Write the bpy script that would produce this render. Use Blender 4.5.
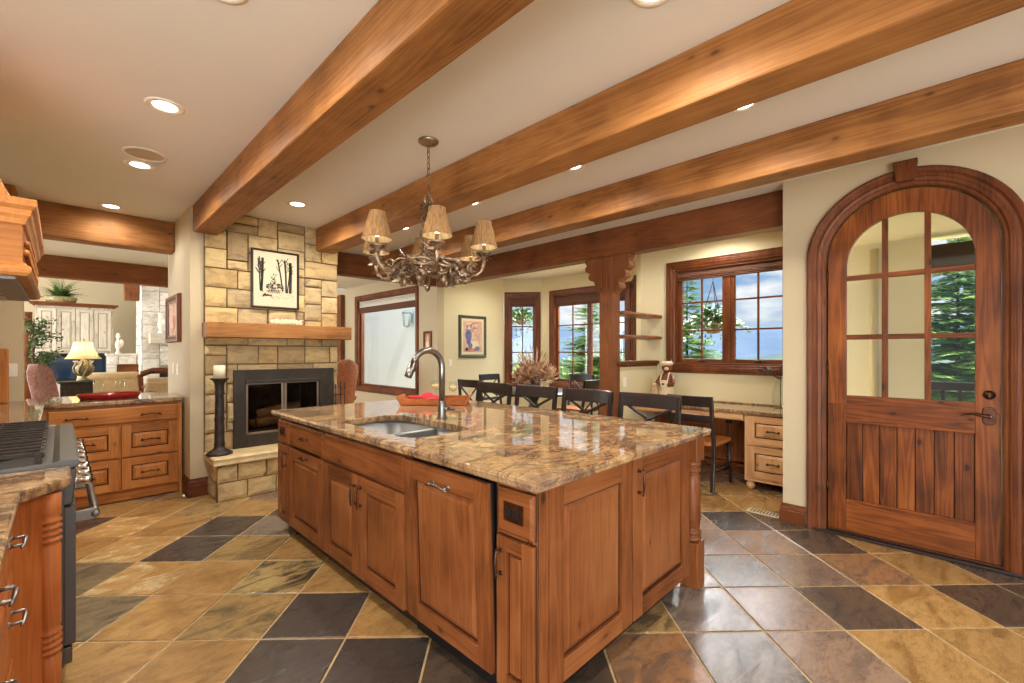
import bpy, bmesh, math, random
from mathutils import Matrix, Vector, noise

for o in list(bpy.data.objects):
    bpy.data.objects.remove(o)
SC = bpy.context.scene
COL = SC.collection
PI = math.pi

def srgb(r, g, b):
    f = lambda c: (c / 255 / 12.92) if c / 255 <= .04045 else ((c / 255 + .055) / 1.055) ** 2.4
    return (f(r), f(g), f(b), 1.0)

# ------------------------------------------------------------------ camera
cam_d = bpy.data.cameras.new('camera')
cam = bpy.data.objects.new('camera', cam_d)
COL.objects.link(cam)
cam.location = (0, 0, 1.37)
cam.rotation_euler = (PI / 2, 0, math.radians(-45.45))
cam_d.sensor_width = 36
cam_d.lens = 445 / 1024 * 36
cam_d.shift_y = 10.5 / 1024
cam_d.clip_start = .02
cam_d.clip_end = 3000
SC.camera = cam

# ------------------------------------------------------------------ world, sun, exposure
W = bpy.data.worlds.new('sky'); SC.world = W; W.use_nodes = True
nt = W.node_tree; nt.nodes.clear()
def N(t, tree=None, **k):
    n = (tree or nt).nodes.new(t)
    for a, b in k.items():
        setattr(n, a, b)
    return n
tc = N('ShaderNodeTexCoord'); sep = N('ShaderNodeSeparateXYZ'); nt.links.new(tc.outputs['Generated'], sep.inputs[0])
grad = N('ShaderNodeValToRGB'); nt.links.new(sep.outputs[2], grad.inputs[0])
e = grad.color_ramp.elements
e[0].position = 0; e[0].color = srgb(214, 226, 236)
e[1].position = .5; e[1].color = srgb(84, 130, 196)
x = e.new(.12); x.color = srgb(150, 186, 226)
mp = N('ShaderNodeMapping'); mp.inputs['Scale'].default_value = (1, 1, 3.2)
nt.links.new(tc.outputs['Generated'], mp.inputs[0])
cn = N('ShaderNodeTexNoise'); cn.inputs['Scale'].default_value = 4.2; cn.inputs['Detail'].default_value = 7; cn.inputs['Roughness'].default_value = .58
nt.links.new(mp.outputs[0], cn.inputs['Vector'])
cr = N('ShaderNodeValToRGB'); cr.color_ramp.elements[0].position = .43; cr.color_ramp.elements[1].position = .60
nt.links.new(cn.outputs['Fac'], cr.inputs[0])
mx = N('ShaderNodeMixRGB'); nt.links.new(cr.outputs[0], mx.inputs[0]); nt.links.new(grad.outputs[0], mx.inputs[1]); mx.inputs[2].default_value = (1, 1, 1, 1)
bg = N('ShaderNodeBackground')
zen = N('ShaderNodeMapRange'); zen.inputs['From Min'].default_value = .16; zen.inputs['From Max'].default_value = .75; zen.inputs['To Min'].default_value = .95; zen.inputs['To Max'].default_value = 2.6
nt.links.new(sep.outputs[2], zen.inputs['Value']); nt.links.new(zen.outputs[0], bg.inputs['Strength'])   # sky strength raised overhead, out of view, as extra fill
nt.links.new(mx.outputs[0], bg.inputs['Color'])
wo = N('ShaderNodeOutputWorld'); nt.links.new(bg.outputs[0], wo.inputs[0])

sd = bpy.data.lights.new('sun', 'SUN'); sd.energy = 4.2; sd.angle = .02; sd.color = (1, .95, .86)
sun = bpy.data.objects.new('sun', sd); COL.objects.link(sun)
sun.rotation_euler = Vector((.16, .72, -.95)).to_track_quat('-Z', 'Y').to_euler()
sun.location = (-6, -4, 12)

def fill_light(name, loc, aim, w, h, power, col=(.96, .98, 1)):
    L = bpy.data.lights.new(name, 'AREA'); L.shape = 'RECTANGLE'; L.size = w; L.size_y = h; L.energy = power; L.color = col
    o = bpy.data.objects.new(name, L); COL.objects.link(o); o.location = loc
    o.rotation_euler = (Vector(aim) - Vector(loc)).to_track_quat('-Z', 'Y').to_euler()
# added fill lamps, unseen: behind the camera, outside the windows, beside the living room
fill_light('south_fill', (1.2, -3.1, 1.5), (1.2, 0, 1.75), 7.5, 2.4, 30, (1, .98, .95))  # added broad fill behind the camera, no glazing is built there
fill_light('upward_ceiling_fill', (-2.6, -2.6, .3), (.2, 1.6, 2.75), 3.6, 1.2, 175, (1, .98, .95))  # low lamp added to throw light up at the ceiling
fill_light('west_fill', (-2.8, -2.9, 1.5), (1.3, 2.2, 1.5), 3.2, 2.3, 140, (1, .98, .95))  # added fill for the island front, no window on this side
fill_light('bay_window_fill', (8.2, 4.6, 4.2), (4.8, 4.5, .6), 2.6, 2.2, 900)  # area lamp added above the bay view to brighten the nook
fill_light('desk_window_fill', (7.6, 2.0, 4.2), (4.4, 1.9, .6), 2.0, 2.0, 620)  # extra lamp outside the desk window, lifts the alcove
fill_light('living_room_fill', (-6.8, 13, 2.0), (0, 13, 1.6), 7, 3.6, 900)  # fill lamp added at the open side of the living room
fill_light('den_window_fill', (6.6, 8.3, 4.4), (3.2, 7.6, .4), 2.4, 1.8, 260)  # extra area lamp outside the den window

SC.view_settings.view_transform = 'Standard'
SC.view_settings.look = 'None'
SC.view_settings.exposure = 0.2
SC.view_settings.gamma = 1
SC.view_settings.use_curve_mapping = False
SC.cycles.use_denoising = True
SC.cycles.max_bounces = 10
SC.cycles.diffuse_bounces = 5
SC.cycles.transparent_max_bounces = 16
SC.cycles.caustics_reflective = False
SC.cycles.caustics_refractive = False

DOWNLIGHT_W = 43       # each recessed ceiling lamp
DOWN_COLOR = (1, .94, .85)

# ------------------------------------------------------------------ materials
MATS = {}
def newmat(name):
    m = bpy.data.materials.new(name); m.use_nodes = True
    t = m.node_tree
    b = t.nodes['Principled BSDF']
    return m, t, b
def ramp(t, cols, pos=None):
    r = t.nodes.new('ShaderNodeValToRGB')
    n = len(cols)
    pos = pos or [i / (n - 1) for i in range(n)]
    el = r.color_ramp.elements
    el[0].position = pos[0]; el[0].color = cols[0]
    el[1].position = pos[-1]; el[1].color = cols[-1]
    for p, c in list(zip(pos, cols))[1:-1]:
        q = el.new(p); q.color = c
    return r
def coords(t, scale, rnd=True):
    tc = t.nodes.new('ShaderNodeTexCoord')
    src = tc.outputs['Object']
    if rnd:
        at = t.nodes.new('ShaderNodeAttribute'); at.attribute_name = 'rnd'
        mu = t.nodes.new('ShaderNodeVectorMath'); mu.operation = 'SCALE'
        mu.inputs[0].default_value = (17.3, 11.9, 23.7)
        t.links.new(at.outputs['Fac'], mu.inputs['Scale'])
        ad = t.nodes.new('ShaderNodeVectorMath'); ad.operation = 'ADD'
        t.links.new(src, ad.inputs[0]); t.links.new(mu.outputs[0], ad.inputs[1])
        src = ad.outputs[0]
    mp = t.nodes.new('ShaderNodeMapping'); mp.inputs['Scale'].default_value = scale
    t.links.new(src, mp.inputs[0])
    return mp.outputs[0]
def noise_node(t, vec, scale, detail=3, rough=.5, dist=0):
    n = t.nodes.new('ShaderNodeTexNoise')
    n.inputs['Scale'].default_value = scale; n.inputs['Detail'].default_value = detail
    n.inputs['Roughness'].default_value = rough; n.inputs['Distortion'].default_value = dist
    t.links.new(vec, n.inputs['Vector'])
    return n.outputs['Fac']
def mathn(t, op, a, b=None, c=None):
    n = t.nodes.new('ShaderNodeMath'); n.operation = op
    for i, v in enumerate((a, b, c)):
        if v is None: continue
        if isinstance(v, (int, float)): n.inputs[i].default_value = v
        else: t.links.new(v, n.inputs[i])
    return n.outputs[0]
def mix(t, fac, a, b, mode='MIX'):
    n = t.nodes.new('ShaderNodeMixRGB'); n.blend_type = mode
    for i, v in enumerate((fac, a, b)):
        if isinstance(v, (int, float)): n.inputs[i].default_value = v
        elif isinstance(v, tuple): n.inputs[i].default_value = v
        else: t.links.new(v, n.inputs[i])
    return n.outputs[0]
def bump(t, b, h, dist=.004, strength=.5):
    n = t.nodes.new('ShaderNodeBump'); n.inputs['Distance'].default_value = dist; n.inputs['Strength'].default_value = strength
    t.links.new(h, n.inputs['Height']); t.links.new(n.outputs[0], b.inputs['Normal'])

WOODS = {  # dark, mid, light, roughness, knots, ring contrast
    'cab':   ((78, 40, 19), (132, 76, 39), (158, 102, 60), .34, .9, .28),
    'pine':  ((136, 80, 34), (184, 118, 58), (206, 146, 82), .46, .9, .30),
    'cabo':  ((122, 64, 28), (178, 100, 48), (200, 126, 68), .42, .9, .28),
    'desk':  ((172, 122, 78), (208, 160, 112), (222, 180, 134), .38, .8, .30),
    'beam':  ((112, 70, 34), (160, 108, 58), (186, 134, 80), .55, .8, .34),
    'beamd': ((96, 54, 30), (130, 78, 44), (148, 94, 56), .5, .6, .34),
    'door':  ((62, 30, 9), (116, 60, 22), (160, 92, 38), .45, 1.0, .45),
    'trim':  ((72, 36, 16), (108, 58, 28), (138, 82, 42), .42, .7, .40),
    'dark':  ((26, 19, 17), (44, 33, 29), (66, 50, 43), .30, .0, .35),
    'white': ((164, 154, 136), (206, 198, 182), (226, 220, 206), .6, .7, .35),
    'seat':  ((136, 82, 44), (168, 106, 60), (188, 126, 76), .35, .0, .4),
    'bark':  ((60, 48, 38), (92, 76, 60), (130, 112, 92), .9, .0, .5),
    'log':   ((92, 62, 40), (150, 112, 80), (186, 150, 112), .8, .5, .6),
}
def wood(kind, ax):
    d, mi, l, rough, kn, rc = WOODS[kind]
    m, t, b = newmat('wood_%s_%s' % (kind, ax))
    sc = {'x': (.55, 9, 9), 'y': (9, .55, 9), 'z': (9, 9, .55)}[ax]
    v = coords(t, sc)
    n1 = noise_node(t, v, .85, 3, .5, .25)
    ring = mathn(t, 'MULTIPLY_ADD', mathn(t, 'SINE', mathn(t, 'MULTIPLY', n1, 85.0)), .5, .5)
    sc2 = {'x': (2, 90, 90), 'y': (90, 2, 90), 'z': (90, 90, 2)}[ax]
    n2 = noise_node(t, coords(t, sc2), 2.0, 2, .6)
    n3 = noise_node(t, coords(t, (1.6, 1.6, 1.6)), 1.6, 3, .55, .4)
    f = mathn(t, 'MULTIPLY', ring, rc * .34)
    f = mathn(t, 'MULTIPLY_ADD', n2, .22, f)
    f = mathn(t, 'MULTIPLY_ADD', n1, .38, f)
    f = mathn(t, 'MULTIPLY_ADD', n3, .60, f)
    f = mathn(t, 'SUBTRACT', f, .12 + rc * .17)
    at = t.nodes.new('ShaderNodeAttribute'); at.attribute_name = 'rnd'
    f = mathn(t, 'MULTIPLY_ADD', at.outputs['Fac'], .16, mathn(t, 'SUBTRACT', f, .08))
    r = ramp(t, [srgb(*d), srgb(*mi), srgb(*l)], [.24, .5, .8]); t.links.new(f, r.inputs[0])
    c = r.outputs[0]
    if kn:
        sk = {'x': (1.3, 2.4, 2.4), 'y': (2.4, 1.3, 2.4), 'z': (2.4, 2.4, 1.3)}[ax]
        vo = t.nodes.new('ShaderNodeTexVoronoi'); vo.inputs['Scale'].default_value = 3.0
        t.links.new(coords(t, sk), vo.inputs['Vector'])
        k = ramp(t, [(1, 1, 1, 1), (.25, .25, .25, 1), (0, 0, 0, 1)], [.06, .105, .20]); t.links.new(vo.outputs['Distance'], k.inputs[0])
        c = mix(t, mathn(t, 'MULTIPLY', k.outputs[0], kn * .8), c, srgb(d[0] * .42, d[1] * .38, d[2] * .36))
    t.links.new(c, b.inputs['Base Color'])
    b.inputs['Roughness'].default_value = rough
    b.inputs['Specular IOR Level'].default_value = .5 if kind == 'dark' else .28
    bump(t, b, mathn(t, 'ADD', ring, n2), .0012, .25)
    return m

def simple(name, col, rough=.5, metal=0, nscale=0, ncol=None, bumpd=0, spec=None, coat=0, sheen=0, stretch=(1, 1, 1)):
    m, t, b = newmat(name)
    b.inputs['Base Color'].default_value = srgb(*col)
    b.inputs['Roughness'].default_value = rough; b.inputs['Metallic'].default_value = metal
    if spec is not None: b.inputs['Specular IOR Level'].default_value = spec
    b.inputs['Coat Weight'].default_value = coat
    b.inputs['Sheen Weight'].default_value = sheen
    if nscale:
        f = noise_node(t, coords(t, stretch), nscale, 4, .6, .3)
        if ncol:
            r = ramp(t, [srgb(*col), srgb(*ncol)], [.36, .64]); t.links.new(f, r.inputs[0]); t.links.new(r.outputs[0], b.inputs['Base Color'])
        if bumpd: bump(t, b, f, bumpd, .6)
    return m

def m_granite():
    m, t, b = newmat('granite')
    v = coords(t, (1, 1, 1), False)
    f = noise_node(t, v, 2.6, 7, .66, 1.9)
    r = ramp(t, [srgb(72, 60, 62), srgb(120, 92, 74), srgb(170, 128, 82), srgb(204, 168, 116), srgb(150, 112, 82)], [.32, .42, .50, .60, .72]); t.links.new(f, r.inputs[0])
    g = noise_node(t, v, 26, 6, .78, .8)
    r2 = ramp(t, [srgb(58, 46, 44), srgb(160, 126, 90), srgb(226, 204, 166)], [.36, .5, .66]); t.links.new(g, r2.inputs[0])
    c = mix(t, .40, r.outputs[0], r2.outputs[0])
    vein = mathn(t, 'ABSOLUTE', mathn(t, 'SUBTRACT', noise_node(t, coords(t, (1, 2.2, 1), False), 1.9, 6, .62, 1.5), .5))
    r3 = ramp(t, [(1, 1, 1, 1), (0, 0, 0, 1)], [.0, .035]); t.links.new(vein, r3.inputs[0])
    c = mix(t, mathn(t, 'MULTIPLY', r3.outputs[0], .7), c, srgb(70, 50, 44))
    p2 = noise_node(t, v, 1.7, 4, .55, .6)
    r4 = ramp(t, [(0, 0, 0, 1), (1, 1, 1, 1)], [.50, .66]); t.links.new(p2, r4.inputs[0])
    c = mix(t, mathn(t, 'MULTIPLY', r4.outputs[0], .45), c, srgb(112, 92, 88))
    vo = t.nodes.new('ShaderNodeTexVoronoi'); vo.inputs['Scale'].default_value = 90; t.links.new(v, vo.inputs['Vector'])
    k = ramp(t, [(1, 1, 1, 1), (0, 0, 0, 1)], [.14, .34]); t.links.new(vo.outputs['Distance'], k.inputs[0])
    c = mix(t, mathn(t, 'MULTIPLY', k.outputs[0], mathn(t, 'MULTIPLY', g, .9)), c, srgb(52, 42, 42))
    t.links.new(c, b.inputs['Base Color'])
    b.inputs['Roughness'].default_value = .04
    b.inputs['Specular IOR Level'].default_value = .62
    return m

def m_slate():
    m, t, b = newmat('slate_tile')
    at = t.nodes.new('ShaderNodeAttribute'); at.attribute_name = 'col'
    a2 = t.nodes.new('ShaderNodeAttribute'); a2.attribute_name = 'col2'
    v = coords(t, (1.0, 2.4, 1))
    f = noise_node(t, v, 4.2, 8, .68, .9)
    r = ramp(t, [(0, 0, 0, 1), (1, 1, 1, 1)], [.46, .60]); t.links.new(f, r.inputs[0])
    c = mix(t, r.outputs[0], at.outputs['Color'], a2.outputs['Color'])
    g = noise_node(t, coords(t, (1, 1.6, 1)), 18, 6, .75, .1)
    r2 = ramp(t, [(.50, .48, .46, 1), (1, 1, 1, 1), (1.14, 1.12, 1.1, 1)], [.3, .5, .78]); t.links.new(g, r2.inputs[0])
    c = mix(t, .75, c, r2.outputs[0], 'MULTIPLY')
    vein = mathn(t, 'ABSOLUTE', mathn(t, 'SUBTRACT', noise_node(t, coords(t, (1, 3.5, 1)), 3.1, 5, .6, 1.2), .5))
    r5 = ramp(t, [(1, 1, 1, 1), (0, 0, 0, 1)], [.0, .022]); t.links.new(vein, r5.inputs[0])
    c = mix(t, mathn(t, 'MULTIPLY', r5.outputs[0], .35), c, (.6, .55, .5, 1), 'MULTIPLY')
    t.links.new(c, b.inputs['Base Color'])
    ro = ramp(t, [(.10, .10, .10, 1), (.38, .38, .38, 1)], [.35, .7]); t.links.new(f, ro.inputs[0]); t.links.new(ro.outputs[0], b.inputs['Roughness'])
    b.inputs['Specular IOR Level'].default_value = .5
    h = mathn(t, 'MULTIPLY_ADD', f, 1.6, g)
    bump(t, b, h, .005, .25)
    return m

def m_stone(name, cols):
    m, t, b = newmat(name)
    at = t.nodes.new('ShaderNodeAttribute'); at.attribute_name = 'rnd'
    r = ramp(t, [srgb(*c) for c in cols]); t.links.new(at.outputs['Fac'], r.inputs[0])
    f = noise_node(t, coords(t, (1, 1, 1.8)), 7, 6, .65, .8)
    r2 = ramp(t, [(.60, .57, .53, 1), (1, 1, 1, 1), (1.18, 1.16, 1.1, 1)], [.32, .5, .7]); t.links.new(f, r2.inputs[0])
    c = mix(t, .8, r.outputs[0], r2.outputs[0], 'MULTIPLY')
    t.links.new(c, b.inputs['Base Color']); b.inputs['Roughness'].default_value = .85
    bump(t, b, f, .012, .7)
    return m

def m_glass(name='pane_glass', tint=(.97, .985, .98, 1), k=.8):
    m = bpy.data.materials.new(name); m.use_nodes = True
    t = m.node_tree; t.nodes.clear()
    tr = t.nodes.new('ShaderNodeBsdfTransparent'); tr.inputs[0].default_value = tint
    gl = t.nodes.new('ShaderNodeBsdfGlossy'); gl.inputs['Roughness'].default_value = .02
    fr = t.nodes.new('ShaderNodeLayerWeight'); fr.inputs[0].default_value = .5
    fac = mathn(t, 'MULTIPLY_ADD', mathn(t, 'POWER', fr.outputs['Facing'], 4.0), .55, .03)
    mx = t.nodes.new('ShaderNodeMixShader'); o = t.nodes.new('ShaderNodeOutputMaterial')
    t.links.new(mathn(t, 'MULTIPLY', fac, k), mx.inputs[0]); t.links.new(tr.outputs[0], mx.inputs[1]); t.links.new(gl.outputs[0], mx.inputs[2]); t.links.new(mx.outputs[0], o.inputs[0])
    return m
def m_emit(name, col, s):
    m = bpy.data.materials.new(name); m.use_nodes = True
    t = m.node_tree; t.nodes.clear()
    e = t.nodes.new('ShaderNodeEmission'); e.inputs[0].default_value = srgb(*col); e.inputs[1].default_value = s
    o = t.nodes.new('ShaderNodeOutputMaterial'); t.links.new(e.outputs[0], o.inputs[0])
    return m
def m_shade(name, col, tr=.4):
    m = bpy.data.materials.new(name); m.use_nodes = True
    t = m.node_tree; t.nodes.clear()
    d = t.nodes.new('ShaderNodeBsdfDiffuse'); tl = t.nodes.new('ShaderNodeBsdfTranslucent')
    f = noise_node(t, coords(t, (60, 60, 4)), 1.5, 3)
    r = ramp(t, [srgb(*[c * .82 for c in col]), srgb(*col)], [.35, .65]); t.links.new(f, r.inputs[0])
    t.links.new(r.outputs[0], d.inputs[0]); t.links.new(r.outputs[0], tl.inputs[0])
    mx = t.nodes.new('ShaderNodeMixShader'); mx.inputs[0].default_value = tr
    o = t.nodes.new('ShaderNodeOutputMaterial')
    t.links.new(d.outputs[0], mx.inputs[1]); t.links.new(tl.outputs[0], mx.inputs[2]); t.links.new(mx.outputs[0], o.inputs[0])
    return m
def m_leaf(name, a, c):
    m, t, b = newmat(name)
    at = t.nodes.new('ShaderNodeAttribute'); at.attribute_name = 'rnd'
    r = ramp(t, [srgb(*a), srgb(*c)]); t.links.new(at.outputs['Fac'], r.inputs[0]); t.links.new(r.outputs[0], b.inputs['Base Color'])
    b.inputs['Roughness'].default_value = .55
    b.inputs['Transmission Weight'].default_value = 0
    return m

SIMPLE = {
    'wall': lambda: simple('wall_paint', (196, 180, 148), .8, nscale=60, bumpd=.0012),
    'wallg': lambda: simple('nook_wall_paint', (220, 208, 168), .8, nscale=60, bumpd=.0012),
    'ceil': lambda: simple('ceiling_paint', (230, 229, 222), .85, nscale=30, bumpd=.0015),
    'stucco': lambda: simple('white_stucco', (186, 192, 192), .9, nscale=40, bumpd=.004),
    'porch': lambda: simple('porch_stucco', (240, 233, 214), .9, nscale=30, bumpd=.004),
    'granite': m_granite, 'slate': m_slate, 'glass': m_glass,
    'grout': lambda: simple('grout', (206, 180, 134), .9, nscale=40, ncol=(184, 158, 116)),
    'stone': lambda: m_stone('ledge_stone', [(150, 130, 98), (184, 154, 104), (200, 176, 130), (172, 150, 112), (206, 180, 126), (190, 158, 104)]),
    'stonew': lambda: m_stone('pale_stone', [(200, 196, 186), (226, 222, 212), (206, 200, 188), (236, 232, 224)]),
    'slab': lambda: simple('hearth_limestone', (216, 192, 146), .75, nscale=9, ncol=(194, 166, 118), bumpd=.006),
    'mortar': lambda: simple('mortar', (112, 92, 64), .95, nscale=50, bumpd=.004),
    'mortarw': lambda: simple('grey_mortar', (140, 134, 124), .95),
    'glaze': lambda: simple('glaze', (52, 26, 14), .5),
    'glazew': lambda: simple('grey_glaze', (110, 98, 82), .6),
    'bronze': lambda: simple('oil_rubbed_bronze', (66, 40, 28), .38, .7, nscale=30, ncol=(92, 58, 40)),
    'pewter': lambda: simple('pewter', (170, 152, 130), .35, .9),
    'iron': lambda: simple('black_iron', (40, 34, 30), .5, .4, nscale=24, ncol=(66, 54, 46), bumpd=.002),
    'ironbr': lambda: simple('weathered_iron', (84, 66, 52), .38, .7, nscale=30, ncol=(176, 150, 122), bumpd=.003),
    'black': lambda: simple('matt_black', (18, 16, 15), .6),
    'soot': lambda: simple('firebrick', (52, 42, 36), .9, nscale=12, ncol=(84, 70, 58), bumpd=.006),
    'surround': lambda: simple('dark_metal_surround', (50, 44, 38), .45, .3, nscale=9, ncol=(64, 55, 46)),
    'steel': lambda: simple('brushed_steel', (112, 111, 108), .42, 1, nscale=6, bumpd=.0006, stretch=(1, 1, 40)),
    'sinksteel': lambda: simple('sink_steel', (138, 138, 136), .42, .7, nscale=5, bumpd=.0005, stretch=(1, 1, 30)),
    'nickel': lambda: simple('brushed_nickel', (140, 136, 130), .28, 1),
    'chrome': lambda: simple('chrome', (215, 215, 215), .08, 1),
    'leather': lambda: simple('tan_leather', (178, 112, 74), .42, nscale=30, ncol=(150, 86, 54), bumpd=.002),
    'sofa': lambda: simple('beige_upholstery', (206, 180, 136), .85, nscale=40, ncol=(188, 160, 116), sheen=.3),
    'pink': lambda: simple('rose_damask', (196, 150, 140), .8, nscale=22, ncol=(160, 108, 104), sheen=.3),
    'red': lambda: simple('red_enamel', (146, 22, 20), .25, coat=.4),
    'redcloth': lambda: simple('red_cloth', (206, 28, 44), .8, nscale=60, bumpd=.002),
    'white_p': lambda: simple('white_plastic', (238, 232, 218), .4),
    'cream': lambda: simple('cream_ceramic', (232, 214, 176), .4),
    'wax': lambda: simple('candle_wax', (240, 226, 190), .55, spec=.3),
    'paper': lambda: simple('print_paper', (206, 194, 164), .8),
    'ink': lambda: simple('print_ink', (54, 44, 36), .8),
    'inkg': lambda: simple('print_grey_wash', (160, 146, 122), .8),
    'frameg': lambda: simple('green_frame', (62, 70, 50), .45, nscale=20, ncol=(84, 88, 62)),
    'art': lambda: simple('watercolour_ground', (226, 200, 176), .8, nscale=9, ncol=(206, 160, 138)),
    'artb': lambda: simple('watercolour_blue', (88, 98, 146), .8, nscale=14, ncol=(126, 130, 170)),
    'artr': lambda: simple('watercolour_rust', (176, 106, 84), .8, nscale=14, ncol=(206, 150, 120)),
    'portrait': lambda: simple('portrait_paint', (150, 84, 48), .5, nscale=9, ncol=(214, 160, 110)),
    'screen': lambda: simple('television_glass', (26, 52, 76), .08, coat=.5),
    'lens': lambda: m_emit('lamp_lens', (255, 240, 214), 14),
    'bulb': lambda: m_emit('bulb_glow', (255, 226, 170), 9),
    'shade': lambda: m_shade('chandelier_shade', (164, 128, 88), .14),
    'shadein': lambda: m_shade('shade_lining', (250, 232, 196)),
    'lampshade': lambda: m_shade('cream_lamp_shade', (250, 228, 178)),
    'leaf': lambda: m_leaf('houseplant_leaf', (52, 82, 44), (112, 140, 84)),
    'fern': lambda: m_leaf('fern_leaf', (62, 100, 44), (120, 158, 78)),
    'needle': lambda: m_leaf('conifer_needles', (96, 142, 66), (186, 216, 122)),
    'needled': lambda: m_leaf('dark_conifer_needles', (64, 100, 60), (140, 170, 104)),
    'bush': lambda: m_leaf('shrub_leaves', (120, 158, 72), (204, 218, 132)),
    'basket': lambda: m_leaf('basket_leaves', (34, 66, 34), (88, 122, 60)),
    'dried': lambda: m_leaf('dried_flowers', (136, 88, 60), (232, 200, 160)),
    'grass': lambda: simple('lawn', (120, 152, 70), .9, nscale=2, ncol=(158, 178, 98)),
    'hill': lambda: simple('haze_tinted_hills', (110, 130, 152), 1, nscale=.012, ncol=(128, 146, 164), spec=0),  # aerial haze is mixed into this blue-grey base colour
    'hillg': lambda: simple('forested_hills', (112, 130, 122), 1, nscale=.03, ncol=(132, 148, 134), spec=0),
    'pot': lambda: simple('terracotta', (150, 96, 66), .8),
    'vase': lambda: simple('dark_vase', (74, 50, 38), .3),
    'lampbase': lambda: simple('celadon_lamp_base', (120, 116, 84), .3, nscale=14, ncol=(178, 160, 116)),
    'doll': lambda: simple('brown_ceramic', (116, 62, 40), .5),
    'dollskin': lambda: simple('pale_ceramic', (226, 190, 150), .5),
    'teal': lambda: simple('green_glaze', (60, 104, 90), .4),
    'verdigris': lambda: simple('grey_green_lantern_metal', (112, 132, 132), .6),
    'greyrug': lambda: simple('dark_slate_rug', (60, 58, 58), .95, nscale=30, ncol=(78, 76, 74)),
    'wine': lambda: simple('white_wine', (238, 216, 150), .25),
    'carpet': lambda: simple('beige_carpet', (190, 168, 132), .95, nscale=60, ncol=(176, 154, 120)),
    'linen': lambda: simple('roman_shade_weave', (78, 46, 30), .8, nscale=30, ncol=(104, 66, 44), stretch=(1, 1, 18), bumpd=.003),
    'linenw': lambda: simple('pale_shade_lining', (206, 200, 186), .8),
    'speaker': lambda: simple('speaker_mesh', (196, 182, 160), .8),
    'vent': lambda: simple('register_metal', (206, 190, 156), .5),
    'clear': lambda: m_glass('clear_glass'), 'fireglass': lambda: m_glass('smoked_fire_glass', (.72, .68, .62, 1), .35),
}
def M(name):
    if name not in MATS:
        if '.' in name:
            k, a = name.split('.')
            MATS[name] = wood(k, a)
        else:
            MATS[name] = SIMPLE[name]()
    return MATS[name]

# ------------------------------------------------------------------ geometry builder
RND = random.Random(7)
AX0 = {'u': 'x', 'v': 'z', 'n': 'y'}
def frame(o, n):
    """local frame on a vertical face: u to the right as seen from in front, v up, n out of the face"""
    n = Vector((n[0], n[1], 0)).normalized(); z = Vector((0, 0, 1)); u = z.cross(n)
    m = Matrix(((u.x, 0, n.x, o[0]), (u.y, 0, n.y, o[1]), (u.z, 1, n.z, o[2]), (0, 0, 0, 1)))
    a = 'x' if abs(u.x) > abs(u.y) else 'y'
    return m, {'u': a, 'v': 'z', 'n': 'y' if a == 'x' else 'x'}

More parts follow.
